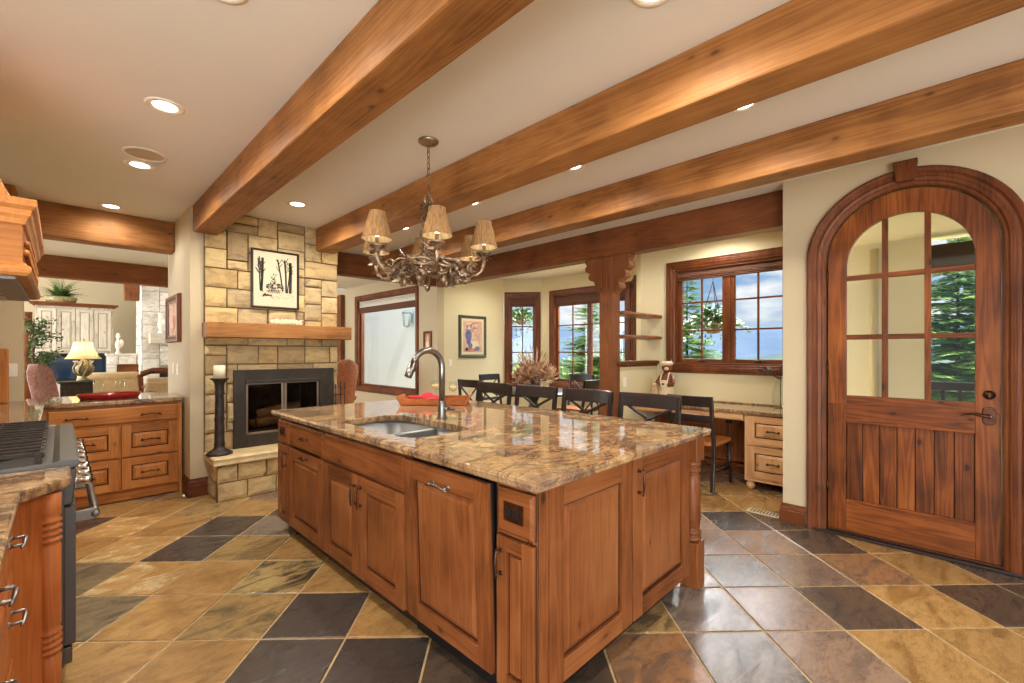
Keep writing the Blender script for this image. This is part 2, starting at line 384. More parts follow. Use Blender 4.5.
class G:
    def __init__(s, fr=None):
        s.v = []; s.f = []; s.mi = []; s.r = []; s.sm = []; s.mats = []; s.M = None; s.ax = None; s.c = {}
        if fr: s.at(fr)
    def at(s, fr):
        if fr is None: s.M = None; s.ax = None
        else: s.M, s.ax = fr
        return s
    def mat(s, m):
        if '.' in m:
            k, a = m.split('.')
            if a in 'uvn': a = (s.ax or AX0)[a]
            m = k + '.' + a
        if m not in s.mats: s.mats.append(m)
        return s.mats.index(m)
    def add(s, vs, fs, m, smooth=False, r=None):
        b = len(s.v); mi = s.mat(m); r = RND.random() if r is None else r
        for p in vs:
            p = Vector(p)
            s.v.append(s.M @ p if s.M else p)
        for f in fs:
            s.f.append([b + i for i in f]); s.mi.append(mi); s.r.append(r); s.sm.append(smooth)
        return s
    def box(s, x0, y0, z0, x1, y1, z1, m, r=None):
        x0, x1 = sorted((x0, x1)); y0, y1 = sorted((y0, y1)); z0, z1 = sorted((z0, z1))
        vs = [(x, y, z) for z in (z0, z1) for y in (y0, y1) for x in (x0, x1)]
        return s.add(vs, [(0, 2, 3, 1), (4, 5, 7, 6), (0, 1, 5, 4), (2, 6, 7, 3), (0, 4, 6, 2), (1, 3, 7, 5)], m, False, r)
    def taper(s, c0, a0, b0, c1, a1, b1, m):
        """frustum between two axis-aligned rectangles (centre, half sizes)"""
        vs = []
        for c, a, b in ((c0, a0, b0), (c1, a1, b1)):
            vs += [(c[0] - a, c[1] - b, c[2]), (c[0] + a, c[1] - b, c[2]), (c[0] + a, c[1] + b, c[2]), (c[0] - a, c[1] + b, c[2])]
        return s.add(vs, [(3, 2, 1, 0), (4, 5, 6, 7), (0, 1, 5, 4), (1, 2, 6, 5), (2, 3, 7, 6), (3, 0, 4, 7)], m)
    def prism(s, poly, n0, n1, m, r=None):
        """polygon in (u,v) [or x,y if no frame] extruded along n"""
        k = len(poly)
        vs = [(p[0], p[1], n0) for p in poly] + [(p[0], p[1], n1) for p in poly]
        fs = [tuple(range(k))[::-1], tuple(range(k, 2 * k))] + [(i, (i + 1) % k, k + (i + 1) % k, k + i) for i in range(k)]
        return s.add(vs, fs, m, False, r)
    def strip(s, A, B, n0, n1, m, closed=False, r=None):
        """solid between two polylines of equal length"""
        k = len(A)
        vs = [(p[0], p[1], n) for n in (n0, n1) for L in (A, B) for p in L]
        fs = []
        rng = range(k if closed else k - 1)
        for i in rng:
            j = (i + 1) % k
            a0, a1, b0, b1 = i, j, k + i, k + j
            A0, A1, B0, B1 = 2 * k + i, 2 * k + j, 3 * k + i, 3 * k + j
            fs += [(a0, b0, b1, a1), (A0, A1, B1, B0), (a0, a1, A1, A0), (b0, B0, B1, b1)]
        if not closed:
            fs += [(0, 2 * k, 3 * k, k), (k - 1, 2 * k - 1, 4 * k - 1, 3 * k - 1)]
        return s.add(vs, fs, m, False, r)
    def sweep(s, path, prof, m, closed=False, r=None, smooth=False):
        """profile (offset to the left of the path, height along n) swept along a polyline in (u,v)"""
        k = len(path); q = len(prof); vs = []
        P = [Vector((p[0], p[1])) for p in path]
        for i in range(k):
            if closed: a, b = P[i - 1], P[(i + 1) % k]
            else: a, b = P[max(i - 1, 0)], P[min(i + 1, k - 1)]
            t0 = (P[i] - a).normalized() if (P[i] - a).length > 1e-9 else (b - P[i]).normalized()
            t1 = (b - P[i]).normalized() if (b - P[i]).length > 1e-9 else t0
            t = (t0 + t1).normalized(); nr = Vector((-t.y, t.x)); k2 = 1 / max(.35, nr.dot(Vector((-t1.y, t1.x))))
            for o, h in prof:
                w = P[i] + nr * o * k2
                vs.append((w.x, w.y, h))
        fs = []
        for i in range(k if closed else k - 1):
            j = (i + 1) % k
            for a in range(q):
                c = (a + 1) % q
                fs.append((i * q + a, j * q + a, j * q + c, i * q + c))
        if not closed:
            fs += [tuple(range(q)), tuple(range((k - 1) * q, k * q))[::-1]]
        return s.add(vs, fs, m, smooth, r)
    def lathe(s, prof, c, m, n=20, axis='z', r=None, smooth=True, cap=True):
        vs = []; k = len(prof)
        for i in range(n):
            a = 2 * PI * i / n; ca, sa = math.cos(a), math.sin(a)
            for rr, h in prof:
                p = {'z': (rr * ca, rr * sa, h), 'x': (h, rr * ca, rr * sa), 'y': (rr * sa, h, rr * ca)}[axis]
                vs.append((c[0] + p[0], c[1] + p[1], c[2] + p[2]))
        fs = []
        for i in range(n):
            j = (i + 1) % n
            for a in range(k - 1):
                fs.append((i * k + a, j * k + a, j * k + a + 1, i * k + a + 1))
        if cap:
            if prof[0][0] > 1e-6: fs.append(tuple(i * k for i in range(n))[::-1])
            if prof[-1][0] > 1e-6: fs.append(tuple(i * k + k - 1 for i in range(n)))
        return s.add(vs, fs, m, smooth, r)
    def cyl(s, c, rad, h0, h1, m, n=20, axis='z', r=None):
        return s.lathe([(rad, h0), (rad, h1)], c, m, n, axis, r, False)
    def tube(s, pts, rad, m, n=8, r=None, closed=False):
        P = [Vector(p) for p in pts]; k = len(P); vs = []
        R = rad if isinstance(rad, (list, tuple)) else [rad] * k
        up = Vector((0, 0, 1)); last = None
        for i in range(k):
            if closed: t = P[(i + 1) % k] - P[i - 1]
            else: t = P[min(i + 1, k - 1)] - P[max(i - 1, 0)]
            t = t.normalized() if t.length > 1e-9 else Vector((0, 0, 1))
            if last is None:
                a = up if abs(t.z) < .9 else Vector((1, 0, 0))
                x = t.cross(a).normalized()
            else:
                x = last - t * last.dot(t)
                x = x.normalized() if x.length > 1e-6 else t.cross(up).normalized()
            last = x; y = t.cross(x)
            for j in range(n):
                a = 2 * PI * j / n
                vs.append(P[i] + (x * math.cos(a) + y * math.sin(a)) * R[i])
        fs = []
        for i in range(k if closed else k - 1):
            i2 = (i + 1) % k
            for j in range(n):
                j2 = (j + 1) % n
                fs.append((i * n + j, i * n + j2, i2 * n + j2, i2 * n + j))
        if not closed:
            fs += [tuple(range(n))[::-1], tuple(range((k - 1) * n, k * n))]
        return s.add(vs, fs, m, True, r)
    def ball(s, c, rx, ry, rz, m, nu=14, nv=9, wob=0, seed=0, r=None):
        vs = []; fs = []
        for i in range(nv + 1):
            ph = PI * i / nv
            for j in range(nu):
                th = 2 * PI * j / nu
                d = Vector((math.sin(ph) * math.cos(th), math.sin(ph) * math.sin(th), math.cos(ph)))
                w = 1 + wob * noise.noise(d * 1.7 + Vector((seed * 3.1, seed, 0))) if wob else 1
                vs.append((c[0] + rx * d.x * w, c[1] + ry * d.y * w, c[2] + rz * d.z * w))
        for i in range(nv):
            for j in range(nu):
                j2 = (j + 1) % nu
                fs.append((i * nu + j, (i + 1) * nu + j, (i + 1) * nu + j2, i * nu + j2))
        return s.add(vs, fs, m, True, r)
    def quad(s, a, b, c, d, m, r=None):
        return s.add([a, b, c, d], [(0, 1, 2, 3)], m, False, r)
    def leaf(s, p, d, ln, w, m, up=None, fold=.25):
        d = Vector(d).normalized(); up = Vector(up or (RND.uniform(-1, 1), RND.uniform(-1, 1), RND.uniform(.2, 1)))
        x = d.cross(up); x = x.normalized() if x.length > 1e-5 else Vector((1, 0, 0)); u = x.cross(d)
        p = Vector(p); mid = p + d * ln * .5
        return s.add([p, mid + x * w - u * w * fold, p + d * ln, mid - x * w - u * w * fold, mid], [(0, 1, 4), (1, 2, 4), (2, 3, 4), (3, 0, 4)], m)
    # ---- cabinet fronts (need a frame)
    def rpanel(s, u0, v0, u1, v1, m, st=.06, t=.02, n0=0, gl='glaze', rail=None):
        rail = rail or st
        s.box(u0 - .003, v0 - .003, n0 - .004, u1 + .003, v1 + .003, n0 + .002, gl)
        s.box(u0, v0, n0, u0 + st, v1, n0 + t, m + '.v'); s.box(u1 - st, v0, n0, u1, v1, n0 + t, m + '.v')
        s.box(u0 + st, v0, n0, u1 - st, v0 + rail, n0 + t, m + '.u'); s.box(u0 + st, v1 - rail, n0, u1 - st, v1, n0 + t, m + '.u')
        a, b, c, d = u0 + st, v0 + rail, u1 - st, v1 - rail
        s.quad((a, b, n0 + .004), (c, b, n0 + .004), (c, d, n0 + .004), (a, d, n0 + .004), gl)
        e = .010
        A = [(a + e, b + e), (c - e, b + e), (c - e, d - e), (a + e, d - e)]
        g2 = min(.034, (c - a) * .2, (d - b) * .2)
        B = [(a + g2, b + g2), (c - g2, b + g2), (c - g2, d - g2), (a + g2, d - g2)]
        vs = [(p[0], p[1], n0 + .006) for p in A] + [(p[0], p[1], n0 + t * .85) for p in B]
        s.add(vs, [(0, 1, 5, 4), (1, 2, 6, 5), (2, 3, 7, 6), (3, 0, 4, 7), (4, 5, 6, 7)], m + '.v')
        return s
    def slabfront(s, u0, v0, u1, v1, m, t=.02, n0=0, ax='u', gl='glaze'):
        e = .012
        s.box(u0 - .003, v0 - .003, n0 - .004, u1 + .003, v1 + .003, n0 + .002, gl)
        s.box(u0, v0, n0, u1, v1, n0 + t * .6, m + '.' + ax, .5)
        vs = [(u0, v0, n0 + t * .6), (u1, v0, n0 + t * .6), (u1, v1, n0 + t * .6), (u0, v1, n0 + t * .6), (u0 + e, v0 + e, n0 + t), (u1 - e, v0 + e, n0 + t), (u1 - e, v1 - e, n0 + t), (u0 + e, v1 - e, n0 + t)]
        s.add(vs, [(0, 1, 5, 4), (1, 2, 6, 5), (2, 3, 7, 6), (3, 0, 4, 7), (4, 5, 6, 7)], m + '.' + ax, False, .5)
        return s
    def pull(s, u, v, L, vert, n0, m='bronze'):
        h = L / 2; pts = []
        for k in range(9):
            t = -1 + k / 4
            a = t * h; n = n0 + .032 - .006 * t * t + .0
            pts.append((u, v + a, n) if vert else (u + a, v + .006 * math.cos(t * PI), n))
        s.tube(pts, [.0035 + .003 * (1 - abs(-1 + k / 4)) for k in range(9)], m, 7)
        for q in (-.78, .78):
            p = (u, v + q * h) if vert else (u + q * h, v)
            s.tube([(p[0], p[1], n0 - .004), (p[0], p[1], n0 + .028)], .005, m, 7)
            s.tube([(p[0], p[1], n0 - .004), (p[0], p[1], n0 + .004)], .009, m, 8)
        return s
    # ---- build
    def build(s, name, parent=None, bevel=0, origin=None, seg=2, kind=None, label=None, cat=None, group=None, sub=0):
        me = bpy.data.meshes.new(name)
        root = parent
        while root is not None and root.parent is not None: root = root.parent
        if root is not None: o0 = Vector(root.location)
        elif origin is not None: o0 = Vector(origin)
        elif kind == 'structure': o0 = Vector((0, 0, 0))
        else:
            xs = [v.x for v in s.v]; ys = [v.y for v in s.v]; zs = [v.z for v in s.v]
            o0 = Vector(((min(xs) + max(xs)) / 2, (min(ys) + max(ys)) / 2, min(zs)))
        me.from_pydata([v - o0 for v in s.v], [], s.f)
        for m in s.mats: me.materials.append(M(m))
        me.polygons.foreach_set('material_index', s.mi)
        me.polygons.foreach_set('use_smooth', s.sm)
        a = me.attributes.new('rnd', 'FLOAT', 'FACE'); a.data.foreach_set('value', s.r)
        for k, L in s.c.items():
            a = me.attributes.new(k, 'FLOAT_COLOR', 'FACE'); a.data.foreach_set('color', [q for cc in L for q in cc])
        bm = bmesh.new(); bm.from_mesh(me); bmesh.ops.recalc_face_normals(bm, faces=bm.faces); bm.to_mesh(me); bm.free()
        o = bpy.data.objects.new(name, me); COL.objects.link(o)
        if parent is not None: o.parent = parent
        else: o.location = o0
        if bevel:
            b = o.modifiers.new('edge', 'BEVEL'); b.width = bevel; b.segments = seg; b.limit_method = 'ANGLE'; b.angle_limit = math.radians(38)
        if sub:
            b = o.modifiers.new('smooth', 'SUBSURF'); b.levels = sub; b.render_levels = sub
        tag(o, label, cat, group, kind)
        return o

def tag(o, label=None, cat=None, group=None, kind=None):
    if label: o['label'] = label
    if cat: o['category'] = cat
    if group: o['group'] = group
    if kind: o['kind'] = kind
    return o
def thing(name, label, cat, loc=(0, 0, 0), group=None, kind=None):
    o = bpy.data.objects.new(name, None); COL.objects.link(o)
    o.location = loc; o.empty_display_size = .05
    return tag(o, label, cat, group, kind)
def dup(root, loc, rz=0, label=None, group=None):
    r = root.copy(); COL.objects.link(r); r.location = loc; r.rotation_euler = (0, 0, rz)
    if label: r['label'] = label
    if group: r['group'] = group
    for ch in list(root.children):
        c = ch.copy(); COL.objects.link(c); c.parent = r
        for g in list(ch.children):
            d = g.copy(); COL.objects.link(d); d.parent = c
    return r
def arc(cx, cy, r, a0, a1, n):
    return [(cx + r * math.cos(math.radians(a0 + (a1 - a0) * i / n)), cy + r * math.sin(math.radians(a0 + (a1 - a0) * i / n))) for i in range(n + 1)]
def rrect(x0, y0, x1, y1, r, n=5):
    p = []
    for cx, cy, a in ((x1 - r, y0 + r, -90), (x1 - r, y1 - r, 0), (x0 + r, y1 - r, 90), (x0 + r, y0 + r, 180)):
        p += arc(cx, cy, r, a, a + 90, n)
    return p
def wall_panel(g, u1, v1, holes, t, m, u0=0, v0=0):
    """wall face at n=0 running back to n=-t with rectangular holes"""
    us = sorted({u0, u1} | {h[0] for h in holes} | {h[2] for h in holes}); vs = sorted({v0, v1} | {h[1] for h in holes} | {h[3] for h in holes})
    for a, b in zip(us, us[1:]):
        for c, d in zip(vs, vs[1:]):
            cu, cv = (a + b) / 2, (c + d) / 2
            if not any(h[0] < cu < h[2] and h[1] < cv < h[3] for h in holes):
                g.box(a, c, -t, b, d, 0, m, .5)
def stones(g, u0, v0, u1, v1, seed, cell=.1, m='stone', depth=.05, holes=(), gap=.007, n0=0, mort='mortar', maxw=4, maxh=3):
    """random ashlar masonry on the current frame"""
    rd = random.Random(seed)
    nu = max(1, round((u1 - u0) / cell)); nv = max(1, round((v1 - v0) / cell))
    cu, cv = (u1 - u0) / nu, (v1 - v0) / nv
    occ = [[any(h[0] < u0 + (i + .5) * cu < h[2] and h[1] < v0 + (j + .5) * cv < h[3] for h in holes) for i in range(nu)] for j in range(nv)]
    free = [[not c for c in r] for r in occ]
    for j in range(nv):
        for i in range(nu):
            if free[j][i]: g.box(u0 + i * cu, v0 + j * cv, n0 - .03, u0 + (i + 1) * cu, v0 + (j + 1) * cv, n0 + depth * .45, mort, .5)
    for j in range(nv):
        i = 0
        while i < nu:
            if occ[j][i]: i += 1; continue
            h = min(maxh, rd.choice((1, 2, 2, 2, 2, 3))); w = min(rd.choice((2, 2, 3, 3, 3, 4)), maxw)
            if h == 1 and w == 1: w = 2
            w2 = 0
            while w2 < w and i + w2 < nu and not occ[j][i + w2]: w2 += 1
            h2 = 0
            while h2 < h and j + h2 < nv and all(not occ[j + h2][i + k] for k in range(w2)): h2 += 1
            for b in range(h2):
                for a in range(w2): occ[j + b][i + a] = True
            a0, a1 = u0 + i * cu + gap * rd.uniform(.5, 1.2), u0 + (i + w2) * cu - gap * rd.uniform(.5, 1.2)
            b0, b1 = v0 + j * cv + gap * rd.uniform(.5, 1.2), v0 + (j + h2) * cv - gap * rd.uniform(.5, 1.2)
            sk = [rd.uniform(-.004, .004) for _ in range(4)]
            K = 5; dd = depth + rd.uniform(-.008, .010); sx = rd.uniform(0, 90)
            vs = []; fs = []
            for y in range(K + 1):
                for x in range(K + 1):
                    fx, fy = x / K, y / K
                    u = a0 + (a1 - a0) * fx + sk[0] * (1 - fy) * (1 - fx) + sk[1] * fy * fx; v = b0 + (b1 - b0) * fy + sk[2] * fx * (1 - fy) + sk[3] * (1 - fx) * fy
                    edge = x in (0, K) or y in (0, K)
                    n = n0 + dd - (.012 if edge else 0) + .009 * noise.noise(Vector((u * 11 + sx, v * 11, sx)))
                    vs.append((u, v, n))
            for y in range(K):
                for x in range(K):
                    q = y * (K + 1) + x; fs.append((q, q + 1, q + K + 2, q + K + 1))
            ring = [x for x in range(K + 1)] + [y * (K + 1) + K for y in range(1, K + 1)] + [K * (K + 1) + x for x in range(K - 1, -1, -1)] + [y * (K + 1) for y in range(K - 1, 0, -1)]
            b = len(vs); vs += [(vs[q][0], vs[q][1], n0) for q in ring]; L = len(ring)
            fs += [(ring[q], b + q, b + (q + 1) % L, ring[(q + 1) % L]) for q in range(L)]
            g.add(vs, fs, m, False, rd.random())
            i += w2

# =================================================================== SETTING
S = dict(kind='structure')
XD, YB = 5.40, 6.05            # desk wall plane, nook / fireplace header line
CEIL = 2.75

# ---- slate floor laid on the diagonal
def slate_floor():
    a = math.radians(-44.04); g1 = (math.cos(a), math.sin(a)); g2 = (-math.sin(a), math.cos(a)); T = .407; s0, t0 = .069, .118
    P = {'G': ((184, 146, 92), (154, 116, 66)), 'O': ((172, 142, 92), (112, 94, 66)), 'C': ((82, 74, 68), (70, 63, 58)), 'B': ((132, 118, 90), (92, 84, 68)), 'S': ((134, 120, 108), (98, 88, 80)),
         'P': ((152, 126, 106), (116, 96, 84)), 'D': ((96, 80, 66), (74, 64, 56)), 'Z': ((198, 172, 116), (72, 64, 52)), 'W': ((186, 144, 86), (214, 188, 138)), 'R': ((166, 124, 86), (124, 98, 78))}
    fix = {(-6, 5): 'B', (-5, 5): 'G', (-4, 5): 'O', (-3, 5): 'C', (-2, 5): 'G', (-1, 5): 'D', (-5, 4): 'G', (-4, 4): 'G', (-3, 4): 'C', (-2, 4): 'C', (-1, 4): 'D', (-6, 6): 'W', (-5, 6): 'G', (-4, 6): 'Z', (-3, 6): 'G', (-7, 6): 'B',
           (-6, 7): 'C', (-7, 7): 'W', (-5, 7): 'O', (-4, 7): 'G', (-6, 8): 'C', (-5, 8): 'S', (-7, 8): 'G', (-8, 8): 'W', (-7, 9): 'O', (-6, 9): 'G', (-8, 9): 'G', (-9, 8): 'D', (-8, 7): 'G', (-5, 9): 'D', (-5, 10): 'C',
           (2, 5): 'S', (3, 5): 'P', (4, 5): 'D', (5, 5): 'G', (6, 5): 'D', (7, 5): 'D', (1, 5): 'O', (3, 6): 'S', (2, 6): 'P', (4, 6): 'P', (5, 6): 'R', (6, 6): 'G', (7, 6): 'D', (8, 6): 'D', (3, 7): 'P', (4, 7): 'P', (5, 7): 'D', (6, 7): 'G', (7, 7): 'O',
           (4, 8): 'C', (3, 8): 'P', (5, 8): 'D', (4, 9): 'G', (5, 9): 'G', (6, 9): 'G', (5, 10): 'G', (2, 4): 'S', (3, 4): 'P', (4, 4): 'G', (5, 4): 'G', (1, 4): 'R', (6, 4): 'G', (7, 4): 'D', (0, 4): 'D'}
    g = G(); rd = random.Random(5); cols = []; cols2 = []
    def setc(n, c1, c2):
        for _ in range(n): cols.append(srgb(*c1)); cols2.append(srgb(*c2))
    g.box(-3, -3, -.06, 6.6, 6.5, -.004, 'grout', .5); setc(6, (0, 0, 0), (0, 0, 0))
    for i in range(-22, 24):
        for j in range(-14, 26):
            s, t = s0 + T * i, t0 + T * j
            cx, cy = (s + T / 2) * g1[0] + (t + T / 2) * g2[0], (s + T / 2) * g1[1] + (t + T / 2) * g2[1]
            if not (-2.6 < cx < 6.3 and -2.6 < cy < 6.2): continue
            k = fix.get((i, j)) or rd.choice('GGGOOBSPPRDC')
            c1, c2 = P[k]; q = rd.uniform(.94, 1.06)
            c1 = tuple(min(255, v * q) for v in c1); c2 = tuple(v * q for v in c2)
            e, e2 = .0055, .010; vs = []
            for d, z in ((e, -.005), (e, -.002), (e2, 0)):
                for a1, b1 in ((d, d), (T - d, d), (T - d, T - d), (d, T - d)):
                    vs.append(((s + a1) * g1[0] + (t + b1) * g2[0], (s + a1) * g1[1] + (t + b1) * g2[1], z))
            fs = [(8, 9, 10, 11)]
            for L in (0, 4):
                fs += [(L + q2, L + (q2 + 1) % 4, L + 4 + (q2 + 1) % 4, L + 4 + q2) for q2 in range(4)]
            g.add(vs, fs, 'slate', False, rd.random()); setc(len(fs), c1, c2)
    g.c = {'col': cols, 'col2': cols2}
    g.build('floor', kind='structure')
slate_floor()
g = G(); g.box(-7, 6.5, -.06, 9, 18, -.003, 'carpet'); g.build('floor_den', **S)
g = G(); g.box(-3, -3.2, CEIL, 4.6, 9.3, CEIL + .12, 'ceil', .5); g.box(4.6, .8, CEIL, 6.6, 6.25, CEIL + .12, 'ceil', .5); g.build('ceiling', **S)
g = G(); g.box(-7, 9.3, 4.2, 4.6, 18, 4.3, 'ceil', .5); g.box(-7, 9.3, CEIL, 4.6, 9.4, 4.2, 'wall', .5); g.build('ceiling_den', **S)

# ---- east wall with the arched door opening
DY, DX = .22, 4.12
fr = frame((DX, DY, 0), (-1, 0))
g = G(fr)
g.box(-.748, 0, -.3, -.465, CEIL, 0, 'wall', .5); g.box(.465, 0, -.3, 2.9, CEIL, 0, 'wall', .5)
A = arc(0, 2.057, .465, 180, 0, 24); B = [(p[0], CEIL) for p in A]
g.strip(A, B, -.3, 0, 'wall', r=.5)
g.build('wall_east', **S)
# ---- desk alcove wall, bay walls, den wall, half wall
fr_desk = frame((XD, 2.918, 0), (-1, 0))
g = G(fr_desk); wall_panel(g, 2.05, CEIL, [(.43, 1.20, 1.73, 2.40)], .14, 'wallg'); g.build('wall_alcove_east', **S)
g = G(); g.box(4.42, .85, 0, XD + .14, .968, CEIL, 'wallg', .5); g.build('wall_alcove_south', **S)
def diag(p, q):
    d = Vector((q[0] - p[0], q[1] - p[1], 0)); n = Vector((d.y, -d.x, 0)) * -1
    if n.dot(Vector((-p[0], -p[1], 0))) < 0: n = -n
    fr = frame((p[0], p[1], 0), n); u = Vector((fr[0][0][0], fr[0][1][0], 0))
    if u.dot(d) < 0: fr = frame((q[0], q[1], 0), n)
    return fr, d.length
C1, C2, C3, C4 = (5.90, YB), (6.40, 5.50), (6.40, 3.60), (XD, 2.918)
fr_b1, L1 = diag(C1, C2); fr_b2, L2 = diag(C2, C3); fr_b3, L3 = diag(C3, C4)
g = G(fr_b1); wall_panel(g, L1, CEIL, [(.11, .80, L1 - .11, 2.43)], .14, 'wallg'); g.build('wall_bay_north', **S)
g = G(fr_b2); wall_panel(g, L2, CEIL, [(.27, .80, L2 - .11, 2.43)], .14, 'wallg'); g.build('wall_bay_east', **S)
g = G(fr_b3); wall_panel(g, L3, CEIL, [(.10, .80, L3 - .72, 2.43)], .14, 'wallg'); g.build('wall_bay_south', **S)
XW = 4.38
g = G(frame((XW, YB, 0), (0, -1))); wall_panel(g, 5.92 - XW, CEIL, [], .14, 'wallg', u0=.14); g.build('wall_nook_north', **S)
fr_w1 = frame((XW, 10.6, 0), (-1, 0))
g = G(fr_w1); wall_panel(g, 10.6 - YB, CEIL, [(10.6 - 8.86, .64, 10.6 - 6.67, 2.45)], .14, 'wall'); g.build('wall_den_east', **S)
fr_dn = frame((1.9, 10.6, 0), (0, -1))
g = G(fr_dn); wall_panel(g, 2.7, CEIL, [(1.3, .5, 2.35, 2.2)], .14, 'wall'); g.build('wall_den_north', **S)
g = G(); g.box(4.47, 2.70, 0, XD, 2.80, 1.22, 'wallg', .5); g.build('wall_divider', **S)
g = G(); g.box(4.40, 2.66, 1.22, XD, 2.84, 1.262, 'trim.x'); g.box(4.44, 2.685, 1.195, XD, 2.815, 1.22, 'trim.x'); g.build('trim_1', bevel=.006, **S)
# ---- west wall, pier by the pass-through, chimney breast
g = G(); g.box(-.8, 2.3, 0, -.66, 5.9, CEIL, 'wall', .5); g.build('wall_west', **S)
g = G(); g.box(-3, 5.9, 0, -.232, 6.12, CEIL, 'wall', .5); g.build('wall_north', **S)
g = G(frame((.86, 5.104, 0), (0, -1))); wall_panel(g, 1.38, CEIL, [(.107 + .32, .52, .107 + 1.10, 1.07)], .50, 'wall'); g.at(None).box(.86, 5.604, 0, 2.24, 6.32, CEIL, 'wall', .5); g.build('wall_chimney', **S)
g = G(); g.box(-7, 17.4, 0, 9, 17.5, 4.2, 'wall', .5); g.build('wall_living_north', **S)

# ---- baseboards
def baseboard(name, path, h=.15):
    g = G(); prof = [(0, 0), (.022, 0), (.022, h * .62), (.018, h * .66), (.018, h * .78), (.010, h * .9), (.008, h), (0, h)]
    P = [Vector((p[0], p[1], 0)) for p in path]; k = len(P); vs = []
    for i in range(k):
        t0 = (P[i] - P[max(i - 1, 0)]); t1 = (P[min(i + 1, k - 1)] - P[i])
        t0 = t0.normalized() if t0.length else t1.normalized(); t1 = t1.normalized() if t1.length else t0
        nr = Vector((-t0.y - t1.y, t0.x + t1.x, 0)).normalized(); n1 = Vector((-t1.y, t1.x, 0)); q = 1 / max(.4, nr.dot(n1))
        vs += [(P[i].x + nr.x * o * q, P[i].y + nr.y * o * q, z) for o, z in prof]
    fs = []; q = len(prof)
    for i in range(k - 1):
        for a in range(q): fs.append((i * q + a, i * q + (a + 1) % q, (i + 1) * q + (a + 1) % q, (i + 1) * q + a))
    fs += [tuple(range(q)), tuple(range((k - 1) * q, k * q))]
    g.add(vs, fs, 'trim.y'); g.build(name, **S)
baseboard('baseboard_chimney', [(1.0, 5.104), (.86, 5.104), (.86, 5.37)], .17)
baseboard('baseboard_east', [(DX, .812), (DX, .968), (4.30, .968)], .15)
baseboard('baseboard_alcove', [(XD, .97), (XD, 2.70)], .14)
baseboard('baseboard_nook_north', [(C1[0], YB), (XW, YB)], .14)
baseboard('baseboard_den_east', [(XW, YB + .0), (XW, 10.5)], .14)

# ---- ceiling beams
def beam(x0, y0, z0, x1, y1, z1, ax, label, kind='beam'):
    g = G(); g.box(x0, y0, z0, x1, y1, z1, kind + '.' + ax)
    return g.build('ceiling_beam', bevel=.012, kind='structure', label=label, cat='beam')
beam(.872, -2.6, 2.495, 1.072, 5.06, CEIL, 'y', 'timber ceiling beam ending beside the cream pier left of the fireplace')
beam(2.005, -2.6, 2.495, 2.215, 5.06, CEIL, 'y', 'timber ceiling beam running to the right end of the stone chimney')
beam(3.165, -2.6, 2.498, 3.345, YB, CEIL, 'y', 'timber ceiling beam running just in front of the arched door')
beam(4.30, .97, 2.445, 4.48, YB, CEIL, 'y', 'reddish header beam carried by the carved post', 'beamd')
beam(-1.2, 5.89, 2.432, .86, 6.09, CEIL, 'x', 'honey timber header over the pass-through counter')
beam(-2, 9.1, 2.44, 1.9, 9.3, CEIL, 'x', 'brown timber header at the edge of the living room', 'beamd')
beam(2.24, 5.98, 2.445, 4.30, 6.16, CEIL, 'x', 'dark timber header between the fireplace and the nook', 'beamd')

# ---- carved post under the header
post = thing('timber_post', 'square reddish timber post with scrolled brackets under the header beam', 'post', (4.39, 2.762, 0))
g = G(); g.box(4.31, 2.674, 0, 4.47, 2.85, 2.445, 'beamd.z'); g.build('shaft', post, .008)
def bracket(sgn):
    fr = (Matrix(((0, 0, 1, 4.32), (sgn, 0, 0, 2.85 if sgn > 0 else 2.674), (0, 1, 0, 0), (0, 0, 0, 1))), {'u': 'y', 'v': 'z', 'n': 'x'})
    g = G(fr)
    pts = [(0, 2.445), (.20, 2.445), (.20, 2.40), (.185, 2.385)] + arc(.155, 2.335, .045, 60, -70, 8) + [(.145, 2.28)] + arc(.11, 2.235, .045, 50, -80, 8) + [(.085, 2.18), (.07, 2.15)] + arc(.04, 2.11, .04, 45, -70, 7) + [(.02, 2.05), (0, 2.02)]
    g.prism(pts, 0, .14, 'beamd.v')
    g.build('bracket', post, .006)
bracket(1); bracket(-1)
g = G(); g.box(4.296, 2.68, 2.06, 4.312, 2.844, 2.43, 'beamd.z')
for k in range(4): g.box(4.290, 2.70 + .036 * k, 2.09, 4.300, 2.716 + .036 * k, 2.42, 'beamd.z')
g.build('fluted_panel', post, .004)
g = G(); g.box(4.285, 9.45, 0, 4.375, 9.95, 2.62, 'beamd.z'); g.build('timber_post', bevel=.008, label='dark square timber post behind the right end of the mantel', cat='post')

